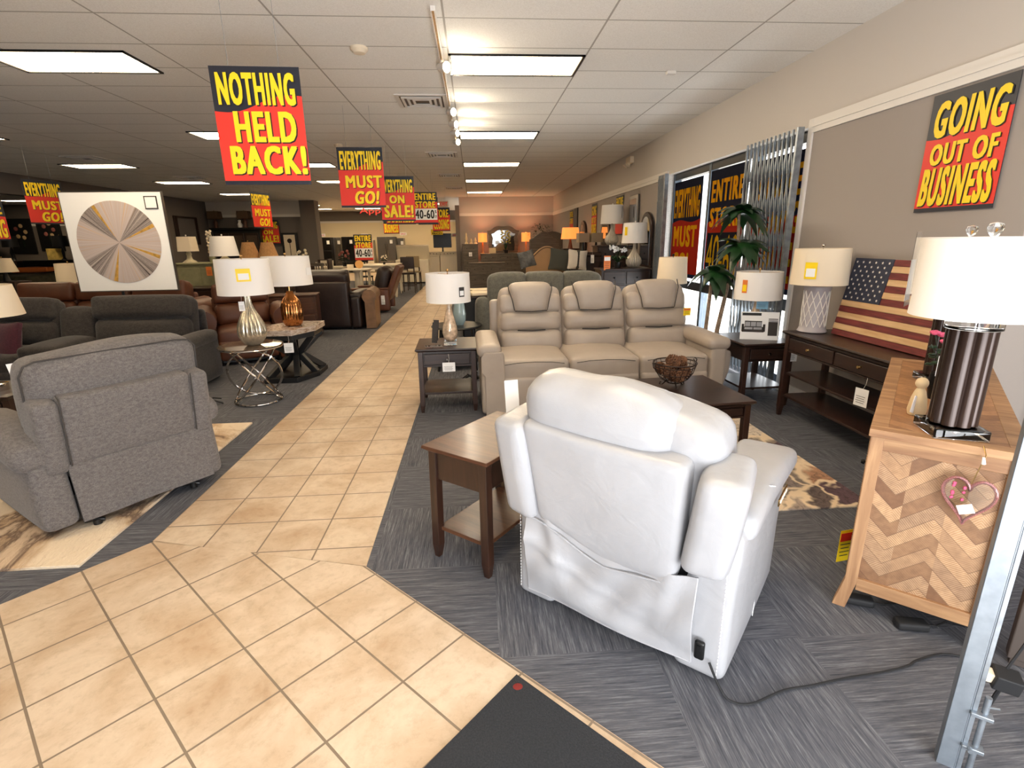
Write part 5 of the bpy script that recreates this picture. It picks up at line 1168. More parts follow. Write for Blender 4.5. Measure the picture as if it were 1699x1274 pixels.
# arched mirrors leaning on the right wall
def arch_mirror(label,x,y,z0,w,h,rz=-PI/2,fm='espresso',shape='arch'):
    t=T('wall_mirror',label,'mirror',(x,y,z0),rz); n=20
    def out(sw,sh,b=0):
        if shape=='arch': return [(-sw/2,b)]+[(-sw/2*math.cos(PI*i/n),sh-sw/2+sw/2*math.sin(PI*i/n)) for i in range(n+1)]+[(sw/2,b)]
        if shape=='crest':
            L=[]
            for i in range(n+1): u=i/n; L.append((-sw/2+sw*u,sh-.16*sh*(1-max(0,math.cos((u-.5)*PI*1.3)))-.03*math.cos(u*4*PI)*sh))
            return [(-sw/2*.9,b),(-sw/2*.94,sh*.3),(-sw/2*.86,sh*.6)]+L+[(sw/2*.86,sh*.6),(sw/2*.94,sh*.3),(sw/2*.9,b)]
        return [(-sw/2,b),(-sw/2,sh),(sw/2,sh),(sw/2,b)]
    M=Matrix(((1,0,0,0),(0,0,1,0),(0,1,0,0),(0,0,0,1)))
    q=MB(); q.prism(out(w,h),-.02,.02,M); q.build('frame',fm,t,bevel=.008)
    q=MB(); k=w*.13; q.prism([(a,b+k*.5) for a,b in out(w-2*k,h-1.5*k,0)],-.024,-.021,M); q.build('glass','mirror',t,smooth=False)
    return t
arch_mirror('dark arched mirror behind the lamp on the dresser by the gate',3.10,9.42,1.05,.62,.95)
arch_mirror('smaller dark arched mirror on the right wall, left of the high ribbed lamp',3.10,12.4,1.05,.8,1.0)
arch_mirror('dark arched mirror farther along the right wall',3.10,15.0,1.05,.8,1.0)
arch_mirror('silver rectangular mirror high on the right wall above the ribbed lamps',3.12,10.3,1.35,.55,1.0,fm='steel',shape='rect')
for i,(y,l) in enumerate(((11.4,'narrow looking yellow sale sign on the right wall above the high ribbed lamp'),(13.8,'yellow sale sign on the right wall between the arched mirrors'),(17.0,'farthest yellow sale sign on the right wall'))):
    t=sale('sale_sign',l,(WX-.012,y,2.02),-PI/2,GOB if i%2 else ES,wires=False,w=.58,h=.8,kind='ent')
for y,l in ((16.2,'dark framed picture on the right wall beside the farthest sale sign'),):
    t=T('framed_picture',l,'picture',(WX-.02,y,2.0),-PI/2); q=MB(); q.box((0,0,0),(.5,.03,.9)); q.build('frame','black',t); q=MB(); q.box((0,-.017,0),(.36,.004,.74)); q.build('print','greyF',t)
lamp('lit orange-glowing lamp on a far nightstand',(at(946,412,Y=14.6)),(.26,.22,.25,.55),[(.001,0),(.07,0),(.05,.1),(.02,.26)],'brownL',sm=MT.setdefault('glow',emis('glowing_amber_shade',(255,150,70),.8)))
chest('nightstand under the glowing amber lamp',at(946,412,Y=14.6).x,14.4,0,.4,.42,at(946,412,Y=14.6).z,'espresso',3)
TZ=at(970,402,Y=12.4).z-.25
for i,(x,y) in enumerate(((at(967,400,Y=12.4).x,12.4),(at(989,400,Y=12.4).x,12.4))):
    lamp('tan square shaded lamp, %s of the pair behind the sleigh headboard'%('left' if i==0 else 'right'),(x,y,TZ),(.135,.135,.25,.46),[(.001,0),(.06,0),(.04,.1),(.02,.26)],'black',sm=MT.setdefault('tansq',mat('tan_square_shade',(170,150,128),.9)),sq=True)
chest('low dark dresser carrying two tan square lamps',at(978,400,Y=12.4).x,12.2,0,.78,.45,TZ,'espresso',3,2)
# back wall group
chest('grey washed chest with carved figures on top, by the back wall',-.12,20.3,0,.58,.45,1.43,'greywood',5)
tagcard('white tag on the second drawer of the grey washed chest',(-.12,20.26,1.05),0,.12,.15)
chest('long grey washed dresser under the crested mirror',1.15,20.25,0,1.75,.5,1.07,'greywood',4,3,name='dresser',cat='dresser')
chest('low grey washed bench-like chest before the long dresser',.45,18.0,0,1.2,.45,.82,'greywood',2,2,name='dresser',cat='dresser')
arch_mirror('large crested grey mirror above the long dresser on the back wall',1.17,20.75,1.08,1.25,1.02,rz=0,fm='greywood',shape='crest')
glow=MT['glow']
for x,l in ((.36,'lit amber lamp left of the crested mirror'),(2.02,'lit amber lamp right of the crested mirror')):
    lamp(l,(x,20.45,1.07),(.17,.17,.42,.75),[(.001,0),(.07,0),(.03,.04),(.02,.2),(.03,.3),(.015,.42)],'tan',sm='glow')
    li=bpy.data.lights.new('lamp_bulb','POINT'); li.energy=16; li.color=(1,.6,.32); li.shadow_soft_size=.04; lo=bpy.data.objects.new('lamp_bulb',li); COL.objects.link(lo); lo.location=(x,20.5,1.07+.66)
t=T('artificial_flowers','tall yellow flower spray in a dark pot before the crested mirror','flowers',(1.25,20.4,1.07))
q=MB(); q.lathe([(.001,0),(.07,0),(.09,.12),(.08,.12)],14); q.build('pot','black',t)
q=MB(); 
for k in range(10): a=k*.63; q.tube([(0,0,.1),(.06*math.cos(a),.03*math.sin(a),.4),(.20*math.cos(a),.08*math.sin(a),.6+.03*k)],[.008,.006,.003],5)
q.build('stems','leaf',t); q=MB()
for k in range(26): a=k*2.4; q.ball((.16*math.cos(a),.08*math.sin(a),.38+.018*k),.03,n=6,m=4)
q.build('blossoms',mat('yellow_green_blossom',(200,180,90),.8),t)
MB2=[('tallest',-.26,.42),('middle',-.08,.20),('right',.08,.24)]
for n_,x,h in MB2:
    q=MB(); q.lathe([(.001,0),(.07,0),(.06,.04),(.03,.08),(.05,h*.5),(.025,h*.75),(.03,h*.85),(.001,h)],12); o=q.build('figurine','skin'); o.location=(x,20.5,1.43); tag(o,f'carved cream figure on the grey washed chest, {n_} of the three','figurine')
q=MB(); q.box((0,0,.10),(.26,.02,.20)); o=q.build('small_sign','skin'); o.location=(.72,20.32,1.07); tag(o,'small cream plaque on the left end of the long dresser','plaque')
t=T('artificial_tree','dark leafy tree in the back right corner','plant',(2.50,19.85,0))
q=MB(); q.lathe([(.001,0),(.16,0),(.2,.3),(.001,.3)],14); q.build('pot','black',t); q=MB(); q.tube([(0,0,.2),(.02,0,.9),(0,0,1.5)],.025,6); q.build('trunk','bark',t)
q=MB(); rnd=random.Random(4)
for k in range(240):
    a=rnd.uniform(0,2*PI); r=rnd.uniform(0,.45); z=rnd.uniform(1.0,2.1); p=Vector((r*math.cos(a),r*math.sin(a),z)); d=Vector((math.cos(a)*.12,math.sin(a)*.12,rnd.uniform(-.08,.06))); s=Vector((-math.sin(a),math.cos(a),0))*.03
    q.add([p,p+d*.5+s,p+d,p+d*.5-s],[(0,1,2,3)])
q.build('foliage','leafd',t,smooth=False)
# ================================================================ left middle distance
sofa('long brown leather sofa just behind the charcoal sofa and the round picture',(-5.5,7.5,0),R(0),3,.80,'brownL',back=1.02,arm=.66,head=True,armw=.26,rolled=True)
sofa('brown leather recliner with rounded arms, left of the stone-topped table',(-3.0,6.95,0),R(25),1,.72,'brownL',back=1.0,arm=.62,armw=.24,rolled=True,cat='recliner',name='recliner')
chest('brown panelled wooden cabinet behind the bronze glass lamp',-3.15,8.9,R(8),.95,.42,.72,'walnut',2,2,name='cabinet',cat='cabinet')
sofa('dark brown leather recliner seen from behind with a tan rolled arm',(-2.72,10.55,0),R(178),1,.92,'dkbrownL',back=1.05,arm=.62,armw=.20,cat='recliner',name='recliner')
q=MB(); q.tube([(0,-.05,.60),(0,.75,.60)],.125,16); q.b2(-.09,.09,-.0,.75,.02,.56); o=q.build('ottoman_arm',mat('tan_worn_leather',(120,88,58),.5,var=.25)); o.location=(-1.92,9.62,0); o.rotation_euler=(0,0,R(4)); tag(o,'tan rolled-arm seat end beside the dark brown recliner','seat')
t=T('recliner','brown leather swivel recliner with loose pillow back, facing left by the aisle','recliner',(-2.30,12.2,0),0)
q=MB(); q.rbox((-.02,0,.36),(.80,.66,.20),.05,puff=(0,0,.02)); q.build('seat','brownL',t)
q=MB(Matrix.Translation((.34,0,.34))@Matrix.Rotation(R(22),4,'Y')); q.rbox((0,0,.36),(.13,.74,.78),.04); q.build('backrest','brownL',t)
q=MB(Matrix.Translation((.20,0,.46))@Matrix.Rotation(R(16),4,'Y')); q.rbox((-.03,0,.26),(.30,.64,.50),.10,k=8,puff=(.04,.02,.03),fn=lambda X,Y,Z:(X,Y,Z+.05*abs(Y)/.3*(Z>.1))); q.build('pillow_back','dkbrownL',t)
for s in (-1,1):
    q=MB(); q.rbox((-.02,s*.38,.30),(.82,.09,.48),.035); q.build('arm','brownL',t)
    q=MB(); q.rbox((-.03,s*.38,.545),(.84,.13,.05),.022); q.build('arm_pad','brownL',t)
q=MB(); q.lathe([(.001,0),(.30,0),(.30,.03),(.06,.05),(.06,.16)],24); q.build('swivel_base','black',t)
tagcard('white tag hanging on the brown swivel recliner by the aisle',(-2.05,11.76,.30),R(3),.08,.20)
# sage cabinet group
def vp(px,py,Y): 
    p=at(px,py,Y=Y); return p
p=vp(333,437,10.0)
t=T('painted_cabinet','distressed sage green painted cabinet right of the round picture','cabinet',(p.x-.02,10.0,0))
MT['sage']=mat('distressed_sage_paint',(132,128,96),.75,var=.22,vs=5)
q=MB(); q.b2(-.42,.42,0,.45,0,p.z-.02); q.build('body','sage',t,bevel=.006); q=MB(); q.b2(-.45,.45,-.03,.46,p.z-.02,p.z+.012); q.build('top','sage',t,bevel=.006)
for s in (-1,1): q=MB(); q.b2(-.2+s*.2-.0 if s<0 else .02,-.02 if s<0 else .40,-.015,0,.15,p.z-.08); dd=q.build('door','sage',t,bevel=.005); knob((s*.05,-.015,p.z*.6),dd)
tagcard('orange sticker card on the sage painted cabinet',(p.x+.14,9.97,p.z-.14),0,.10,.16,'tagorange')
lamp('cream square shaded lamp on the left of the sage cabinet',(p.x-.28,10.2,p.z+.012),(.135,.12,.20,.46),[(.001,0),(.12,0),(.11,.02),(.05,.06),(.035,.12),(.05,.15),(.03,.2)],mat('aged_cream_base',(190,180,150),.6,var=.3),sm='cream',sq=True,finial='trim')
z0=p.z+.012
t=T('artificial_flowers','tall cream blossom stems standing on the sage cabinet','flowers',(p.x+.10,10.25,z0))
q=MB(); q.lathe([(.001,0),(.05,0),(.06,.1),(.05,.1)],12); q.build('vase','sage',t); q=MB()
for k in range(5): q.tube([(0,0,.08),(.02*math.cos(k*2),.02*math.sin(k*2),.3),(.03*math.cos(k*2),.03*math.sin(k*2),.50)],.004,5)
q.build('stems','leaf',t); q=MB()
for k in range(30): a=k*2.4; q.ball((.035*math.cos(a),.035*math.sin(a),.12+.015*k),.024,n=6,m=4)
q.build('blossoms','cream',t)
p=vp(380,470,9.6)
lamp('white flared shade lamp with cream square base behind the gourd lamp',(p.x,9.6,p.z-.05),(.235,.185,.52,.85),[(.001,0),(.09,0),(.09,.04),(.05,.06),(.10,.12),(.12,.2),(.11,.35),(.10,.46),(.03,.52)],mat('carved_cream_wood',(214,200,160),.6,var=.15),finial='trim')
o=chest('dark brown dresser carrying the white flared lamp',p.x+.1,9.35,0,1.5,.5,p.z-.05,'espresso',3,2)
q=vp(420,462,10.6)
t=T('artificial_flowers','bouquet of white hydrangeas above the white drum lamp','flowers',(q.x,9.7,p.z-.05))
m_=MB(); m_.lathe([(.001,0),(.08,0),(.10,.15),(.09,.15)],14); m_.build('pot','sage',t); m_=MB()
for k in range(22): a=k*2.4; m_.ball((.16*math.cos(a),.12*math.sin(a),.18+.008*k),.06,(1,.6,.5),7,4)
m_.build('foliage','leaf',t); m_=MB()
for k in range(5): a=k*1.26; m_.ball((.14*math.cos(a),.08*math.sin(a),.34+.03*(k%2)),.055,n=10,m=7)
m_.build('blossoms','cornw',t)
for px,l in ((418,'left of the two tan pleated lamps before the black hutch'),(449,'right of the two tan pleated lamps before the black hutch')):
    p=vp(px,450,13.2); lamp(l,(p.x,13.2,.80),(.24,.13,p.z+.10+.20-.80,p.z+.58-.80+.10),[(.001,0),(.08,0),(.04,.05),(.05,.15),(.02,.3)],'brownL',sm='tan')
p=vp(433,450,13.2); chest('dark sideboard under the two tan pleated lamps',p.x,13.0,0,1.4,.45,.80,'espresso',2,3,name='sideboard',cat='sideboard')
# black hutch against the back left wall
p0=vp(345,378,21.6); p1=vp(428,378,21.6); hz=p0.z; W=p1.x-p0.x
t=T('hutch','huge black hutch cabinet against the back left wall','cabinet',((p0.x+p1.x)/2,21.7,0))
q=MB(); q.b2(-W/2,W/2,0,.55,.05,1.0); q.build('base_cabinet','black',t,bevel=.01); q=MB(); q.b2(-W/2+.05,W/2-.05,.15,.55,1.0,hz-.1); q.build('upper_cabinet','black',t,bevel=.01)
q=MB(); q.b2(-W/2-.05,W/2+.05,.05,.56,hz-.1,hz); q.build('crown','black',t,bevel=.02)
for k in range(3):
    a=-W/2+.1+k*(W-.2)/3; q=MB(); q.b2(a+.02,a+(W-.2)/3-.02,.12,.15,1.1,hz-.2); dd=q.build('door','espresso',t,bevel=.006); q=MB(); q.b2(a+.08,a+(W-.2)/3-.08,.115,.12,1.2,hz-.3); q.build('pane','smoked',dd,smooth=False)
for px,l in ((358,'dim square lamp on the left of the black hutch top'),(407,'dim square lamp on the right of the black hutch top')):
    p=vp(px,378,21.9); lamp(l,(p.x,21.95,hz),(.22,.20,.33,.62),[(.001,0),(.09,0),(.06,.1),(.08,.2),(.02,.34)],'brownL',sm='brownsh',sq=True)
q=MB(); q.lathe([(.001,0),(.08,0),(.10,.12),(.05,.2),(.06,.28),(.001,.3)],12); o=q.build('vase','paper'); o.location=(p0.x*.43+p1.x*.57,21.95,hz); tag(o,'small white vase in the middle of the black hutch top','vase')
def framed(label,px,py,Y,w,h,rz=0,fm='black',pm='cream',det=None):
    p=vp(px,py,Y); t=T('framed_picture',label,'picture',(p.x,Y,p.z),rz)
    q=MB(); q.box((0,0,0),(w,.04,h)); q.build('frame',fm,t,bevel=.006); q=MB(); q.box((0,-.022,0),(w*.72,.004,h*.86)); q.build('print',pm,t,smooth=False)
    if det: det(t,w,h)
    return t
def keydet(t,w,h):
    q=MB(); q.b2(-.012,.012,-.03,-.025,-h*.35,h*.15); q.lathe([(.001,0),(.09,0),(.09,.006),(.001,.006)],16,M=Matrix.Translation((0,-.026,h*.22))@Matrix.Rotation(R(90),4,'X')); q.build('key_motif','wire',t)
framed('tall dark framed picture with a key motif on the back left wall',482,410,22.2,.62,1.12,pm='cream',det=keydet)
t=framed('faint framed picture on the dark pier left of the black hutch',311,383,21.0,1.6,1.0,pm='greyF',fm='espresso'); t.location=at(311,383,X=-10.48); t.rotation_euler=(0,0,PI/2)
def flow(cols):
    def f(t,w,h):
        for k in range(5):
            a=k*1.3; q=MB(); q.ball((w*.2*math.cos(a),-.028,h*.12+h*.18*math.sin(a)),.08,(1,.15,1),10,6); q.build('painted_bloom',MT[cols[k%len(cols)]],t)
        q=MB(); 
        for k in range(3): q.tube([(-.03+.05*k,-.028,.05),(.0+.02*k,-.028,-h*.3)],.01,5)
        q.build('painted_stems','leafd',t)
    return f
MT['bl1']=mat('dusty_pink_paint',(150,86,80),.8); MT['bl2']=mat('cream_paint',(190,160,120),.8)
framed('black canvas with a pale bouquet, leftmost on the far left wall',37,392,22.87,.9,1.35,pm='black',det=flow(['bl2','bl2','bl1']))
framed('black canvas with round pink flowers beside the round picture',83,388,22.87,.9,1.35,pm='black',det=flow(['bl1','bl2','bl1']))
# far left bedroom things
p=vp(70,432,21.5)
t=T('bookcase_headboard','long dark bookcase unit on the far left','bookcase',(p.x,21.6,0)); Wd=4.2
q=MB(); q.b2(-Wd/2,Wd/2,.3,.4,.05,p.z); 
q.build('back','black',t); q=MB(); q.b2(-Wd/2,Wd/2,0,.4,p.z-.04,p.z); q.build('top','espresso',t)
for k in range(5): q=MB(); a=-Wd/2+Wd*k/4; q.b2(a-.03,a+.03,0,.4,.05,p.z-.04); q.build('upright','espresso',t)
for k in range(2): q=MB(); q.b2(-Wd/2,Wd/2,0.02,.3,.35+.4*k,.39+.4*k); q.build('shelf','espresso',t)
for px,l in ((20,'black shaded lamp on the left end of the long dark bookcase'),(104,'black shaded lamp at the right end of the long dark bookcase')):
    pp=vp(px,432,21.7); lamp(l,(pp.x,21.8,p.z),(.26,.24,.5,.9),[(.001,0),(.1,0),(.05,.1),(.07,.3),(.02,.5)],'black',sm='black')
pp=vp(88,430,21.6); q=MB(); q.box((0,0,.22),(.55,.04,.42)); o=q.build('small_canvas',mat('yellow_green_canvas',(196,170,90),.8,var=.4,vs=5)); o.location=(pp.x,21.75,p.z); tag(o,'small bright canvas standing on the long dark bookcase','picture')
pp=vp(48,463,16.5)
t=bed('bed with orange folded throw at the far left',pp.x,15.4,0,1.6,2.1,.78,'black',mat('olive_bedding',(64,60,44),.9,var=.3),1.15,'flat','black')
q=MB(); q.rbox((0,0,.07),(.9,.5,.13),.05,puff=(0,0,.02)); o=q.build('folded_throw',mat('orange_throw',(196,104,44),.9)); o.location=(pp.x+.1,16.6,.83); o.rotation_euler=(0,0,R(15)); tag(o,'bright orange folded throw on the far left bed','throw')
pp=vp(5,440,12.5); lamp('small cream lamp shade against the left edge above the orange throw',(pp.x,12.5,pp.z-.35),(.24,.16,.2,.5),[(.001,0),(.07,0),(.03,.2)],'black',sm='cream')
chest('low dark table carrying the small cream lamp at the left edge',pp.x,12.3,0,.6,.45,pp.z-.35,'espresso',2)
pp=vp(120,470,10.2); lamp('cream lamp half hidden behind the left side of the round picture',(pp.x,10.2,.62),(.22,.20,pp.z-.62,pp.z-.62+.36),[(.001,0),(.08,0),(.05,.1),(.02,.3)],'brownL',sm='cream')
chest('small dark side chest beside the hidden cream lamp',pp.x,10.0,0,.55,.45,.62,'espresso',2)
# ================================================================ dining and appliance area
def dining_chair(label,x,y,rz,m,seat=.46,h=.98,w=.44,group=None,slats=5,stool=False,cushion=None):
    t=T('counter_stool' if stool else 'dining_chair',label,'stool' if stool else 'chair',(x,y,0),rz,group); d=.42
    q=MB(); q.rbox((0,d/2,seat-.03),(w,d,.05),.02,k=2); q.build('seat',cushion or m,t)
    for sx in (-1,1):
        q=MB(); q.tube([(sx*(w/2-.03),.03,seat-.03),(sx*(w/2-.02),.01,0)],[.02,.014],8); q.build('leg',m,t)
        q=MB(); q.tube([(sx*(w/2-.03),d-.02,h-.03),(sx*(w/2-.03),d-.03,seat),(sx*(w/2-.02),d+.03,0)],[.016,.02,.014],8); q.build('leg',m,t)
    q=MB()
    if cushion: q.rbox((0,d-.02,(seat+.12+h)/2),(w-.02,.05,h-seat-.12),.02,k=3)
    else:
        q.b2(-w/2+.01,w/2-.01,d-.035,d-.005,h-.09,h); q.b2(-w/2+.03,w/2-.03,d-.03,d-.01,seat+.12,seat+.15)
        for k in range(slats): xx=-w/2+.07+(w-.14)*k/(slats-1); q.b2(xx-.014,xx+.014,d-.028,d-.012,seat+.14,h-.08)
    q.build('backrest',cushion or m,t)
    q=MB(); zf=.22 if stool else .16
    q.tube([(-w/2+.03,.02,zf),(w/2-.03,.02,zf)],.01,6); q.tube([(-w/2+.03,d,zf),(w/2-.03,d,zf)],.01,6)
    for sx in (-1,1): q.tube([(sx*(w/2-.03),.02,zf+.05),(sx*(w/2-.03),d,zf+.05)],.01,6)
    q.build('stretcher',m,t); return t
def dtable(label,x,y,w,d,h,m,ped=False,legm=None,rz=0):
    t=T('dining_table',label,'table',(x,y,0),rz)
    q=MB()
    if ped: q.lathe([(.001,h-.035),(w/2,h-.035),(w/2+.01,h-.02),(w/2,h),(.001,h)],32); q.build('tabletop',m,t); q=MB(); q.lathe([(.25,0),(.25,.03),(.10,.06),(.06,.12),(.08,.3),(.06,h-.1),(.12,h-.035)],20); q.build('pedestal',legm or m,t)
    else:
        q.b2(-w/2,w/2,-d/2,d/2,h-.04,h); q.build('tabletop',m,t,bevel=.008)
        q=MB(); q.b2(-w/2+.06,w/2-.06,-d/2+.06,d/2-.06,h-.13,h-.04); q.build('apron',legm or m,t)
        for sx in (-1,1):
            for sy in (-1,1): leg(sx*(w/2-.07),sy*(d/2-.07),h-.04,.08,legm or m,t)
    return t
p=at(605,508,Z=0); dtable('small round white pedestal table beside the swivel recliner',p.x-.15,13.4,.75,.75,.92,'whitewood',True)
dtable('white farmhouse table with a pale leg by the aisle',-2.75,15.9,1.1,1.3,.92,'whitewood')
dtable('long white dining table before the refrigerators',-5.4,18.6,2.0,1.0,.76,'whitewood')
dtable('dark round dining table left of the white ones',-6.9,15.6,1.3,1.3,.76,'espresso',True)
dtable('wooden dining table behind the dark recliner',-4.9,14.6,1.7,1.0,.76,'walnut')
for i,(x,y,rz,m,l) in enumerate(((-4.6,16.2,PI,'greywood','grey slat back dining chair in front of the floor-stand sign'),(-6.6,14.1,R(20),'skin','pale wooden dining chair near the tan pleated lamps'),(-5.8,17.7,0,'whitewood','white dining chair at the left of the long white table'),(-4.9,17.7,0,'whitewood','white dining chair at the right of the long white table'),(-4.3,13.5,0,'espresso','dark dining chair tucked at the near side of the wooden table'),(-5.5,13.5,0,'espresso','dark dining chair at the near left of the wooden table'),(-5.3,19.6,PI,'espresso','dark dining chair on the far side of the long white table'),(-7.6,16.5,R(120),'whitewood','white armless chair beside the dark round table'),(-3.6,18.0,R(30),'blackmetal','black dining chair before the chest freezer'))):
    dining_chair(l,x,y,rz,m)
MT['oat']=mat('oatmeal_upholstery',(150,132,102),.9)
dining_chair('counter stool with oatmeal back beside the chest freezer',-1.98,17.8,PI*1.0,'espresso',.62,1.10,.44,stool=True,cushion='oat')
dining_chair('dark counter stool left of the oatmeal one',-2.05,16.9,R(180),'espresso',.62,1.10,.44,stool=True,cushion='dkbrownL')
dining_chair('second dark counter stool by the white farmhouse table',-3.75,15.6,R(90),'espresso',.62,1.10,.44,stool=True,cushion='dkbrownL')
rnd=random.Random(11)
def bouquet(label,x,y,z,s,c_,pot='black'):
    t=T('artificial_flowers',label,'flowers',(x,y,z)); q=MB(); q.lathe([(.001,0),(.05*s,0),(.07*s,.12*s),(.06*s,.12*s)],12); q.build('pot',pot,t); q=MB()
    for k in range(18): a=k*2.4; q.ball((.12*s*math.cos(a),.12*s*math.sin(a),(.16+.008*k)*s),.05*s,(1,.5,.45),6,4)
    q.build('foliage','leafd',t); q=MB()
    for k in range(9): a=k*2.4+.5; q.ball((.13*s*math.cos(a),.11*s*math.sin(a),(.22+.025*k)*s),.04*s,n=7,m=5)
    q.build('blossoms',c_,t)
bouquet('white flowers on the white farmhouse table',-2.6,15.6,.92,.6,'cornw'); bouquet('red flowers on the long white dining table, near its right end',-4.45,18.6,.76,1.2,'bl1'); bouquet('white flowers on the far left of the dining tables',-5.9,18.7,.76,1.3,'cornw'); bouquet('small yellow arrangement on the wooden dining table',-4.7,14.6,.76,.9,'yellow')
def plate(label,x,y,z,m='paper'):
    t=T('place_setting',label,'tableware',(x,y,z)); q=MB(); q.lathe([(.001,0),(.08,0),(.13,.02),(.13,.024),(.08,.006),(.001,.006)],20); q.build('plate',m,t); q=MB(); q.lathe([(.03,.006),(.004,.012),(.004,.08),(.035,.12),(.03,.17),(.028,.17)],12); q.build('goblet','glass',t)
for i,(x,y,l) in enumerate(((-5.4,14.4,'left'),(-4.9,14.25,'middle'),(-4.35,14.4,'right'))): plate(f'white plate and goblet on the wooden dining table, {l} of three',x,y,.76)
for i,(x,y,l) in enumerate(((-6.1,18.4,'left'),(-5.3,18.3,'middle'),(-4.9,18.4,'right'))): plate(f'place setting on the long white table, {l} of three',x,y,.76)
t=T('serving_piece','round copper platter on a stand on the small round white table','tableware',(-2.95,13.4,.92))
q=MB(); q.lathe([(.001,0),(.09,0),(.10,.012),(.001,.012)],24,M=Matrix.Translation((.1,0,.10))@Matrix.Rotation(R(80),4,'X')); q.build('platter',mat('copper_platter',(200,150,90),.3,.7),t); q=MB(); q.box((-.12,0,.05),(.14,.1,.1)); q.build('box','cream',t)
# refrigerators along the beige wall
def fridge(label,px0,px1,pytop,Y,m,doors=2,handles='chrome',card=True,hh=None):
    a=vp(px0,pytop,Y); b=vp(px1,pytop,Y); w=b.x-a.x; h=hh or a.z
    t=T('refrigerator',label,'refrigerator',((a.x+b.x)/2,Y,0))
    q=MB(); q.b2(-w/2,w/2,.05,.75,.03,h); q.build('body',m,t,bevel=.01)
    if doors==2: R_=[(-w/2,-.005,.65,h),(.005,w/2,.65,h),(-w/2,w/2,.05,.63)]
    else: R_=[(-w/2,w/2,.05,1.15),(-w/2,w/2,1.17,h)]
    for i,(x0,x1,z0,z1) in enumerate(R_):
        q=MB(); q.b2(x0,x1,-.01,.05,z0,z1); d=q.build('door',m,t,bevel=.01)
        q=MB(); hx=(x1-.06 if i==0 else x0+.06) if doors==2 and i<2 else None
        if hx is not None: q.tube([(hx,-.05,z0+.1),(hx,-.05,z1-.35)],.014,8)
        elif doors==2: q.tube([(x0+.1,-.05,z1-.08),(x1-.1,-.05,z1-.08)],.014,8)
        else: q.tube([(x0+.06,-.05,(z1-.55) if i==0 else z0+.05),(x0+.06,-.05,(z1-.05) if i==0 else z0+.4)],.014,8)
        q.build('handle',handles,d)
    if card: q=MB(); q.box((w*.28,-.016,h-.25),(.14,.004,.18)); q.build('price_card','paper',t)
    return t
fridge('black refrigerator farthest left along the beige wall',528,548,394,28.3,'blkapp',1,'blkapp')
fridge('stainless refrigerator between the two black ones',552,564,394,28.8,'steel',2)
fridge('black refrigerator in the middle of the beige wall',566,586,393,28.3,'blkapp',2,'blkapp')
fridge('white upright refrigerator behind the floor-stand sign',594,618,398,28.3,'cornw',1,'cornw',card=False)
fridge('stainless french door refrigerator with long handles',625,655,393,28.3,'steel',2)
fridge('low stainless refrigerator right of the french door one',658,669,395,28.8,'steel',1)
for px,py,l in ((605,390,'red and white sale card above the white refrigerator'),(669,388,'red and white sale card above the white freezer'),(756,390,'red and white sale card at the partition end'),(344+190,390,'red and white sale card above the leftmost black refrigerator')):
    p=vp(px,py,23.0 if px==756 else 28.6); t=T('sale_card',l,'sale card',p); q=MB(); q.box((0,0,0),(.34,.01,.14)); q.build('card','paper',t); q=MB(); text(q,'SALE',-.13,.13,-.04,.04,-.007,.02,.001); q.build('lettering','red',t,smooth=False); q=MB(); q.tube([(0,.01,-.05),(0,.01,(1.0 if px==756 else 1.8)-p.z)],.006,5); q.build('clip_stem','galv',t)
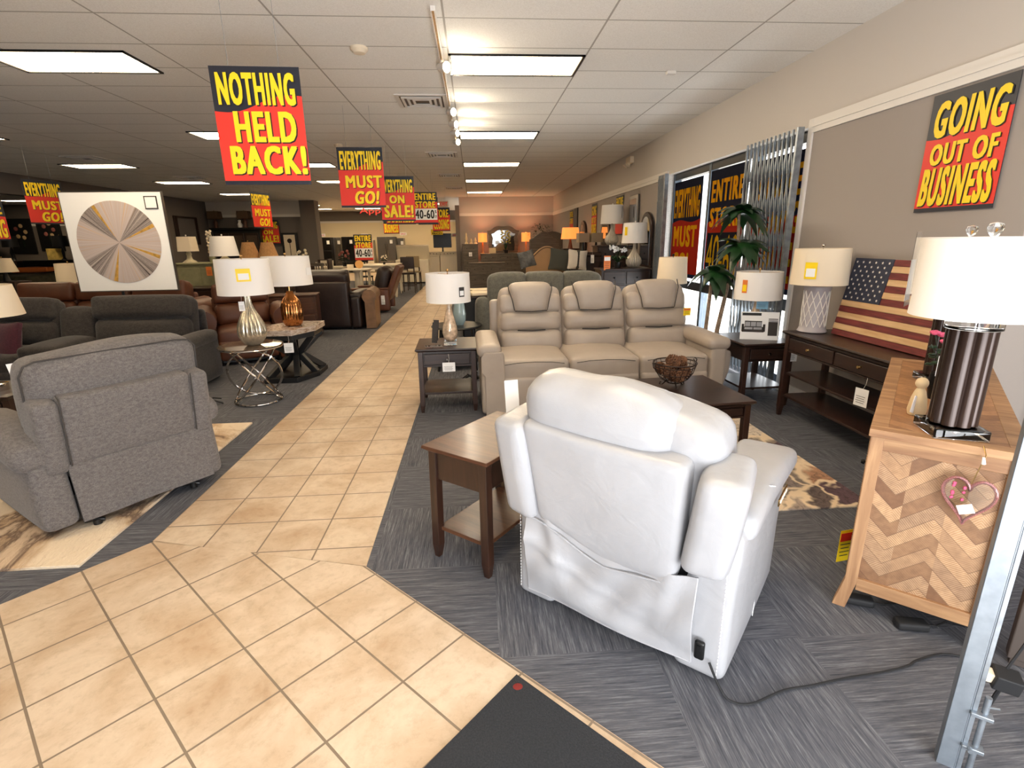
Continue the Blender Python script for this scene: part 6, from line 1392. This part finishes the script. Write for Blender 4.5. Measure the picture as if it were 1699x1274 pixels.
def washer(label,x,y,h=1.0,lid=True):
    t=T('washing_machine',label,'washing machine',(x,y,0)); q=MB(); q.b2(-.34,.34,0,.68,.02,h-.05); q.build('body','cornw',t,bevel=.012)
    q=MB(); q.b2(-.34,.34,.0,.68,h-.05,h-.02); q.b2(-.26,.26,.06,.5,h-.02,h-.01); q.build('lid','cornw',t,bevel=.006)
    q=MB(); q.add([(-.34,.52,h-.02),(.34,.52,h-.02),(.34,.68,h-.02),(-.34,.68,h-.02),(-.34,.60,h+.12),(.34,.60,h+.12),(.34,.68,h+.12),(-.34,.68,h+.12)],[(3,2,1,0),(4,5,6,7),(0,1,5,4),(1,2,6,5),(2,3,7,6),(3,0,4,7)]); cp=q.build('control_panel','cornw',t,bevel=.006)
    for k in range(4): q=MB(); q.tube([(-.2+.13*k,.575,h+.04),(-.2+.13*k,.545,h+.035)],.022,10); q.build('dial','steel',cp)
for i,l in enumerate(('left','right')): washer(f'white top-loading washing machine by the partition, {l} of two',-1.74+.71*i,21.9)
t=T('chest_freezer','white chest freezer with its lid open in front of the beige wall','freezer',(-2.35,20.4,0))
q=MB(); q.b2(-.62,.62,0,.7,.04,.88); q.build('body','cornw',t,bevel=.02); q=MB(Matrix.Translation((0,.7,.88))@Matrix.Rotation(R(28),4,'X')); q.b2(-.62,.62,-.10,0,.0,.62) ; q.b2(-.56,.56,-.115,-.10,.05,.57); q.build('lid','cornw',t,bevel=.02)
q=MB(); q.b2(-.5,-.2,-.012,0,.5,.62); q.build('badge','steel',t)
p=vp(731,393,22.4); t=T('television','black flat screen television above the washing machines','television',(-1.30,22.75,1.0))
q=MB(); q.b2(-.38,.38,0,.05,.28,.86); q.build('bezel','black',t,bevel=.006); q=MB(); q.b2(-.36,.36,-.004,0,.30,.84); q.build('screen','blkapp',t,smooth=False); q=MB(); q.b2(-.2,.2,-.05,.12,0,.02); q.b2(-.03,.03,.02,.05,0,.3); q.build('stand','black',t)
t=T('range','second row of white ranges behind the washing machines','stove',(-1.6,22.75,0)); q=MB(); q.b2(-.75,.75,0,.65,.03,.95); q.build('body','cornw',t,bevel=.01); q=MB(); q.b2(-.75,.75,.5,.65,.95,1.0); q.build('backguard','cornw',t,bevel=.006)
q=MB()
for k in range(4): q.lathe([(.001,.952),(.1,.952),(.1,.956),(.001,.956)],16,(-.45+.3*k,.22,0))
q.build('burner','black',t)
